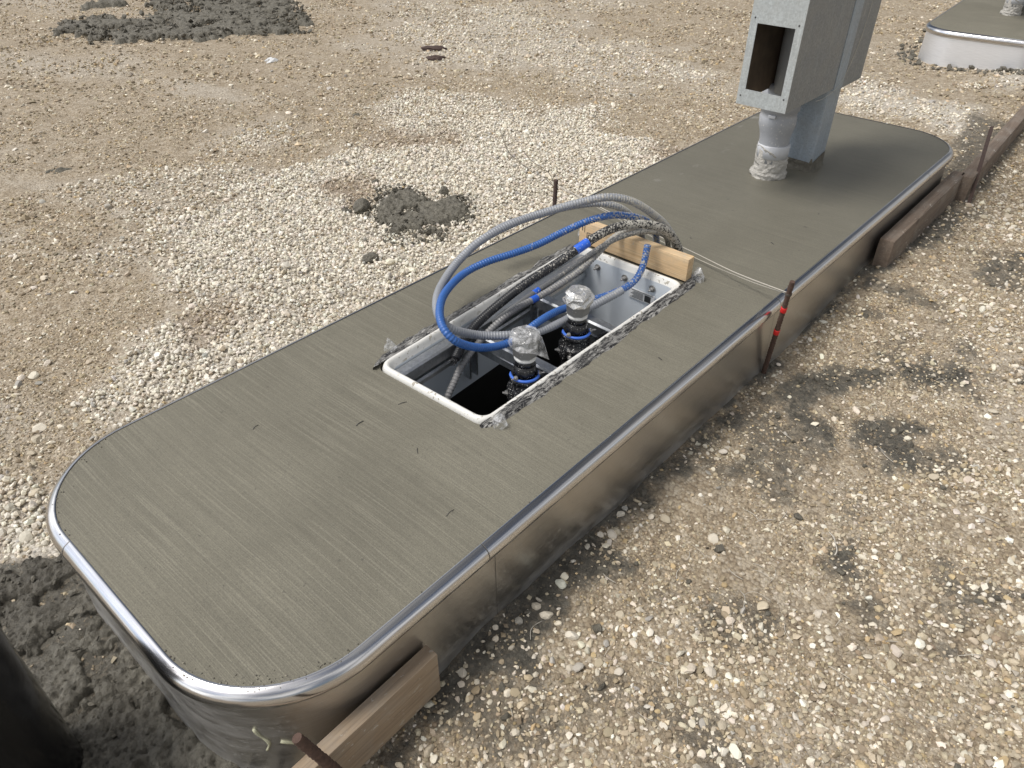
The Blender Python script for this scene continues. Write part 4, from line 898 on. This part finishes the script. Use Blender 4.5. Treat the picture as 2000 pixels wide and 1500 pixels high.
# ---------------------------------------------------------------- timber, stakes, strings
def board(name, loc, rz, size, mat, label, cat, bev=0.003, warp=0.0):
    o = empty(name, loc, rz) if False else None
    bm = bmesh.new(); add_box(bm, (0, -size[1] / 2, 0), (size[0], size[1] / 2, size[2]), bev)
    ob = obj(name, bm, mat, None, None); ob.location = loc; ob.rotation_euler = (0, 0, rz); smooth_by_angle(ob, 35); return tag(ob, label, cat)
bm = bmesh.new(); add_box(bm, (1.951, 0.285, 0.3385), (1.990, 0.757, 0.424), 0.003)
blk = obj('lumber_block', bm, M['lumber_new'], None); smooth_by_angle(blk, 35); tag(blk, 'short new pine block standing on edge behind the open box', 'lumber')
bm = bmesh.new(); x0 = 1.9504                              # faint grade stamp inked on the left end of the block
for y, z, w_, h_ in ((0.742, 0.405, .003, .028), (0.732, 0.400, .002, .030), (0.706, 0.388, .028, .002), (0.706, 0.360, .028, .002), (0.720, 0.374, .002, .028), (0.694, 0.374, .002, .028)):
    add_box(bm, (x0 - 0.0005, y - w_ / 2, z - h_ / 2), (x0, y + w_ / 2, z + h_ / 2))
q = Matrix.Rotation(R(-90), 3, 'Y')
add_lathe(bm, [(0.009, -0.0004), (0.009, 0.0004), (0.007, 0.0004), (0.007, -0.0004)], 18, (x0 - 0.0004, 0.707, 0.374), q, caps=False)
obj('stamp', bm, M['ink'], blk)
board('form_board', (-0.25, -0.036, 0.045), 0.01, (0.668, 0.036, 0.140), M['lumber_old'], 'weathered form board on edge against the near corner of the skirt', 'lumber')
board('form_timber', (3.065, -0.056, 0.06), R(0.4), (1.05, 0.062, 0.145), M['lumber_dark'], 'dark stained timber lying along the far front of the skirt', 'lumber', 0.006)
board('form_timber', (4.06, -0.094, 0.06), R(2.3), (2.6, 0.064, 0.145), M['lumber_dark'], 'long dark timber running past the far end of the island', 'lumber', 0.006)
def stake(a, b, r, mat, label, name='rebar_stake'):
    a, b = Vector(a), Vector(b); v = empty(name, a); tag(v, label, 'stake')
    n_ = int((b - a).length / 0.004); pth = [(b - a) * (i / n_) for i in range(n_ + 1)]
    bm = bmesh.new(); add_tube(bm, pth, lambda i: r * (1.08 if i % 3 == 0 else 0.96) * (1 + 0.04 * math.sin(i * 0.7)), 12); o = obj('rod', bm, mat, v); smooth_by_angle(o, 60)
    return v, pth
fs, fp = stake((2.072, -0.020, 0.02), (2.008, -0.060, 0.445), 0.0088, M['rust'], 'rusty rebar stake with two red tape bands at the front of the skirt')
for s0 in (0.47, 0.70):
    a = int(len(fp) * s0); bm = bmesh.new(); add_tube(bm, fp[a:a + 6], 0.0105, 12); obj('red_band', bm, M['red'], fs, True)
bm = bmesh.new()
for j in range(3): add_lathe(bm, [(0.010, 0), (0.0115, 0.0012), (0.010, 0.0024)], 12, fp[int(len(fp) * 0.87)] + Vector((0, 0, j * 0.0026)), caps=False)
obj('wire_wrap', bm, M['wire_dark'], fs, True)
bs, bp = stake((2.165, 1.062, -0.05), (2.182, 1.060, 0.436), 0.0092, M['rust_dark'], 'dark rebar stake standing in gravel behind the slab')
stake((0.185, -0.140, -0.05), (0.079, -0.050, 0.318), 0.0105, M['rust'], 'thick rusty rebar stake leaning by the form board')
v = empty('angle_stake', (4.02, -0.150, 0.05)); tag(v, 'dark steel angle stake leaning on the far timbers', 'stake')
bm = bmesh.new(); dv = Vector((0.33, 0.085, 0.33)); s_ = Vector((0.017, -0.004, 0)); t_ = Vector((0.0, -0.017, 0.006)); pts_ = [Vector((0, 0, 0)), s_, s_ * 0.86 + t_ * 0.12, t_ * 0.12 + s_ * .12, t_ + s_ * .12, t_]
ra = [bm.verts.new(p_) for p_ in pts_]; rb = [bm.verts.new(p_ + dv) for p_ in pts_]
for k in range(6): bm.faces.new((ra[k], ra[(k + 1) % 6], rb[(k + 1) % 6], rb[k]))
bm.faces.new(ra[::-1]); bm.faces.new(rb); obj('angle_bar', bm, M['rust_dark'], v)
def string(pts, r, mat, label, name='string_line'):
    bm = bmesh.new(); add_tube(bm, spline(pts, 0.006), r, 6); return tag(obj(name, bm, mat, None, True), label, 'string')
string([(2.016, -0.052, 0.397), (2.07, 0.16, 0.372), (2.125, 0.36, 0.362), (2.16, 0.6, 0.366), (2.175, 0.85, 0.39), (2.182, 1.056, 0.416)], 0.0017, M['wire'], 'taut pale string, upper strand between the two stakes across the slab')
string([(2.018, -0.052, 0.392), (2.066, 0.10, 0.362), (2.12, 0.34, 0.345), (2.17, 0.62, 0.349), (2.185, 0.86, 0.378), (2.184, 1.06, 0.408)], 0.0014, M['wire'], 'slack pale string, lower strand between the two stakes across the slab')
string([(2.180, 1.07, 0.405), (2.30, 1.20, 0.36), (2.50, 1.38, 0.27), (2.72, 1.62, 0.16), (2.92, 1.84, 0.075), (3.08, 2.13, 0.060), (3.30, 2.40, 0.075)], 0.0014, M['wire_dark'], 'thin dark wire trailing from the back stake far over the gravel', 'tie_wire')
string([(2.184, 1.07, 0.412), (2.33, 1.21, 0.375), (2.52, 1.40, 0.30), (2.64, 1.58, 0.26), (2.75, 1.74, 0.25)], 0.0014, M['wire_dark'], 'short dark wire end curling up beside the back stake', 'tie_wire')

# ---------------------------------------------------------------- scraps of clear film, paint splash, litter
def scrap(loc, s, label, seed, tall=1.0):
    bm = bmesh.new(); crumple(bm, [(s * 0.9, 0), (s, s * 0.5 * tall), (s * 0.75, s * 1.1 * tall), (s * 0.35, s * 1.5 * tall)], 9, (0, 0, 0), 0.35, seed)
    o = obj('plastic_scrap', bm, M['film'], None, False); o.location = loc; return tag(o, label, 'plastic scrap')
scrap((0.945, 0.248, H), 0.020, 'crumpled clear film at the near front corner of the box', 3, 1.4)
scrap((0.985, 0.742, H), 0.018, 'crumpled clear film at the near back corner of the box', 4, 1.5)
scrap((2.005, 0.268, H), 0.022, 'crumpled clear film beside the right end of the pine block', 6, 1.5)
scrap((2.002, 0.785, H), 0.016, 'crumpled clear film at the left end of the pine block', 8, 1.3)
bm = bmesh.new(); crumple(bm, [(0.05, 0), (0.055, 0.012), (0.03, 0.03)], 9, (0, 0, 0), 0.4, 12); o = obj('paper_scrap', bm, M['label'], None, False); o.location = (3.40, 5.07, float(ground_h(np.array([3.4]), np.array([5.07]))[0])); tag(o, 'crumpled white paper scrap on the far brown ground', 'litter')
bm = bmesh.new()                                          # pale foam splash running down the near corner of the skirt
for pts_ in ([(0.048, 0.088, 0.20), (0.052, 0.080, 0.17), (0.062, 0.068, 0.15), (0.055, 0.078, 0.12)], [(0.080, 0.056, 0.15), (0.095, 0.042, 0.14), (0.125, 0.026, 0.10), (0.140, 0.020, 0.06)]):
    pp = []
    for x, y, z in pts_:
        c0 = Vector((0.27, 0.27)); dv = (Vector((x, y)) - c0).normalized() * 0.2770; pp.append((c0.x + dv.x, c0.y + dv.y, z))
    add_tube(bm, spline(pp, 0.006), lambda i: 0.0032 + 0.0009 * math.sin(i * 0.9), 8)
obj('paint_splash', bm, M['green_smear'], skirt, True)
bm = bmesh.new(); twp = [(1.470, -0.515, 0), (1.452, -0.538, .006), (1.43, -0.545, .008), (1.418, -0.562, .004), (1.40, -0.560, 0)]
gz = float(ground_h(np.array([1.45]), np.array([-0.53]))[0]); add_tube(bm, spline([(a, b, c + gz + 0.016) for a, b, c in twp], 0.004), 0.0017, 6)
tag(obj('root_fibre', bm, M['wire'], None, True), 'pale curled root lying on a dark smear in the front yard', 'root')
bm = bmesh.new()
for k in range(70):
    x, y = random.uniform(0.2, 2.6), random.uniform(-1.0, -0.08); gz = float(ground_h(np.array([x]), np.array([y]))[0]) + 0.004
    a = random.uniform(0, 6.28); l = random.uniform(0.02, 0.07); dv = Vector((math.cos(a), math.sin(a), 0)) * l; sd_ = Vector((-dv.y, dv.x, 0)) * random.uniform(-.5, .5); c0 = Vector((x, y, gz))
    add_tube(bm, spline([c0, c0 + dv * .4 + sd_ * .5 + Vector((0, 0, .006)), c0 + dv], 0.006), random.uniform(.0005, .0010), 5)
tag(obj('straw_fibres', bm, M['wire'], None, True), 'thin straw-coloured root fibres strewn over the front yard', 'fibres', kind='stuff')

# ---------------------------------------------------------------- canopy column with its steel box and drain pipe
column = empty('canopy_column', (3.32, 0.485, H)); tag(column, 'grey canopy column carrying a galvanised steel box on the near island', 'column')
TOP = 3.2
def rect_tube(bm, x0, x1, y0, y1, z0, z1, r=0.012, n=4):
    pts_ = rounded_quad([(x0, y0), (x1, y0), (x1, y1), (x0, y1)], r, n)
    a = [bm.verts.new((p_.x, p_.y, z0)) for p_ in pts_]; b = [bm.verts.new((p_.x, p_.y, z1)) for p_ in pts_]; m_ = len(a)
    for k in range(m_): bm.faces.new((a[k], a[(k + 1) % m_], b[(k + 1) % m_], b[k]))
    bm.faces.new(a[::-1]); bm.faces.new(b)
bm = bmesh.new(); rect_tube(bm, 3.25, 3.40, 0.408, 0.562, 0.25, TOP); o = obj('post', bm, M['post'], column, None, True); smooth_by_angle(o, 30)
bm = bmesh.new()                                          # wet grout collar at the foot
pts0 = rounded_quad([(3.2475, 0.4055), (3.4025, 0.4055), (3.4025, 0.5645), (3.2475, 0.5645)], 0.02, 5); rows = []
for z, g_ in ((0.328, 0.022), (0.335, 0.006), (0.36, 0.002), (0.385, 0.0)):
    rows.append([bm.verts.new((3.326 + (p_.x - 3.326) * (1 + g_ * 6) + random.uniform(-.0006, .0006), 0.485 + (p_.y - 0.485) * (1 + g_ * 6), z + (random.uniform(-.022, .016) if z > 0.37 else 0))) for p_ in pts0])
for a, b in zip(rows[:-1], rows[1:]):
    for k in range(len(a)): bm.faces.new((a[k], a[(k + 1) % len(a)], b[(k + 1) % len(a)], b[k]))
obj('grout_collar', bm, M['mud'], column, True, True)
def plate_with_hole(bm, x, y0, y1, z0, z1, hy0, hy1, hz0, hz1, t):
    ys, zs = [y0, hy0, hy1, y1], [z0, hz0, hz1, z1]
    for i in range(3):
        for j in range(3):
            if i == 1 and j == 1: continue
            add_box(bm, (x, ys[i], zs[j]), (x + t, ys[i + 1], zs[j + 1]))
    bmesh.ops.remove_doubles(bm, verts=bm.verts[:], dist=1e-5)
    seen_f = {}; dl = []
    for f in bm.faces:
        key = tuple(sorted(v.index for v in f.verts))
        if key in seen_f: dl += [f, seen_f[key]]
        seen_f[key] = f
    bmesh.ops.delete(bm, geom=list(set(dl)), context='FACES')
BX0, BX1, BY0, BY1, BZ0, BZ1, T = 2.745, 3.212, 0.380, 0.592, 0.718, 1.75, 0.004
bm = bmesh.new(); plate_with_hole(bm, BX0, BY0, BY1, BZ0, BZ1, 0.410, 0.562, 0.778, 1.020, T); bm.verts.index_update()
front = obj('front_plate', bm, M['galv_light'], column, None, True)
for y, z in ((0.398, 1.032), (0.574, 1.038), (0.397, 0.768), (0.578, 0.752)):
    bm = bmesh.new(); add_lathe(bm, [(0.0035, 0), (0.0035, 0.0008)], 12, (BX0 - 0.0009, y, z), Matrix.Rotation(R(90), 3, 'Y')); o = obj('screw_hole', bm, M['ink'], front, None, True); o.data.transform(Matrix.Translation(-Vector(column.location)))
bm = bmesh.new(); add_box(bm, (BX0 + T + 0.0003, BY0, BZ0), (BX1, BY0 + T, BZ1)); obj('side_plate', bm, M['galv_shade'], column, None, True)
bm = bmesh.new(); add_box(bm, (BX0 + T + 0.0003, BY1 - T, BZ0), (BX1, BY1, BZ1)); o = obj('side_plate', bm, M['galv_shade'], column, None, True)
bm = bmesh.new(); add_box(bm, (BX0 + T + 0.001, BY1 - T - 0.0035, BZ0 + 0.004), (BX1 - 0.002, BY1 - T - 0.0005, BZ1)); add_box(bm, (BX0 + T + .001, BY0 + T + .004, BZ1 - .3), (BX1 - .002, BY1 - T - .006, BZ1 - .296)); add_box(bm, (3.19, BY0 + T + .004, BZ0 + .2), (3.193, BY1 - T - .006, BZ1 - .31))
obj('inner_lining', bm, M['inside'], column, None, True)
bm = bmesh.new(); add_box(bm, (3.2145, 0.377, 0.706), (3.308, 0.405, TOP), 0.002); add_box(bm, (3.2145, 0.565, 0.706), (3.308, 0.595, TOP), 0.002); obj('flange', bm, M['post'], column, None, True)
bm = bmesh.new(); add_box(bm, (3.3105, 0.380, 0.700), (3.530, 0.404, TOP), 0.002); add_box(bm, (3.526, 0.4045, 0.700), (3.530, 0.565, TOP)); add_box(bm, (3.3105, 0.566, 0.700), (3.530, 0.592, TOP), 0.002); obj('rear_casing', bm, M['galv_shade'], column, None, True)
bm = bmesh.new(); add_tube(bm, spline([(3.41, 0.3775, 1.03), (3.385, 0.3765, 0.90), (3.33, 0.374, 0.80), (3.25, 0.373, 0.725), (3.12, 0.376, 0.700), (3.05, 0.383, 0.70)], 0.008), 0.0008, 6); o = obj('loose_wire', bm, M['wire'], column, True, True)
pipe = empty('drain_pipe', (3.10, 0.54, H)); tag(pipe, 'grey plastic drain pipe with mortared foot, entering the steel box', 'pipe')
bm = bmesh.new(); add_lathe(bm, [(0.066, 0.07), (0.066, 0.15), (0.067, 0.18), (0.073, 0.205), (0.080, 0.230), (0.081, 0.262), (0.078, 0.266), (0.078, 0.290), (0.085, 0.294), (0.086, 0.345), (0.084, 0.40), (0.076, 0.405)], 40)
for v_ in bm.verts: v_.co.x += 0.02 * max(0, v_.co.z - 0.07); v_.co.y += 0.10 * max(0, v_.co.z - 0.07) * 0.5
obj('fitting', bm, M['pvc'], pipe, True)
bm = bmesh.new(); add_lathe(bm, [(0.062, 0.088), (0.070, 0.090), (0.071, 0.142), (0.066, 0.147)], 40); obj('coupling', bm, M['pvc_light'], pipe, True)
bm = bmesh.new(); add_lathe(bm, [(0.062, 0.38), (0.062, 1.0)], 32, (-0.03, -0.02, 0)); obj('riser', bm, M['pvc'], pipe, True)
bm = bmesh.new(); add_box(bm, (-0.0865 + 0.005, -0.012, 0.272), (-0.076, 0.020, 0.285), 0.002); obj('moulded_mark', bm, M['pvc_light'], pipe)
random.seed(5)
V, F = ico(5); a = np.arctan2(V[:, 1], V[:, 0]); rr_ = fbm(a * 2.2 + 9, V[:, 2] * 3 + 3, 1.6, 5, 77)
Z = V[:, 2]; rad = np.where(np.abs(Z) < 0.85, 1, np.sqrt(np.clip(1 - Z ** 2, 0, 1)) / 0.527)
mv = np.stack([np.cos(a) * rad, np.sin(a) * rad], 1) * (0.058 + 0.024 * rr_ + 0.010 * (Z < -0.2))[:, None]
mz = 0.035 + Z * 0.062 + (np.cos(a - 2.6) > 0.1) * (Z > 0.5) * 0.055 * np.clip(np.cos(a - 2.6), 0, 1)
me = np_mesh('mortar_foot', np.stack([mv[:, 0], mv[:, 1], mz], 1), F); link('mortar_foot', me, M['mortar'], pipe, True)
# the same column and pipe again on the second island
col2 = copy_tree(column); col2.location = (8.30, 0.62, H - 0.03); col2['label'] = 'second canopy column, on the far island at the top right corner'
pip2 = copy_tree(pipe); pip2.location = (8.06, 0.70, H - 0.03); pip2['label'] = 'second drain pipe, on the far island at the top right corner'
for o in (column, col2): o['group'] = 'canopy columns on the islands'
for o in (pipe, pip2): o['group'] = 'drain pipes on the islands'
# ---------------------------------------------------------------- bollard by the camera
bol = empty('bollard', (-0.292, 0.45, 0)); tag(bol, 'glossy black bollard at the bottom left corner', 'bollard')
bm = bmesh.new(); add_lathe(bm, [(0.108, -0.1), (0.108, 0.53)], 48); o = obj('sleeve', bm, M['bollard'], bol); smooth_by_angle(o, 40)
bm = bmesh.new(); add_lathe(bm, [(0.108, 0.5305), (0.106, 0.548), (0.095, 0.562), (0.07, 0.572), (0.03, 0.578)], 48); o = obj('dome_cap', bm, M['bollard'], bol); smooth_by_angle(o, 40)
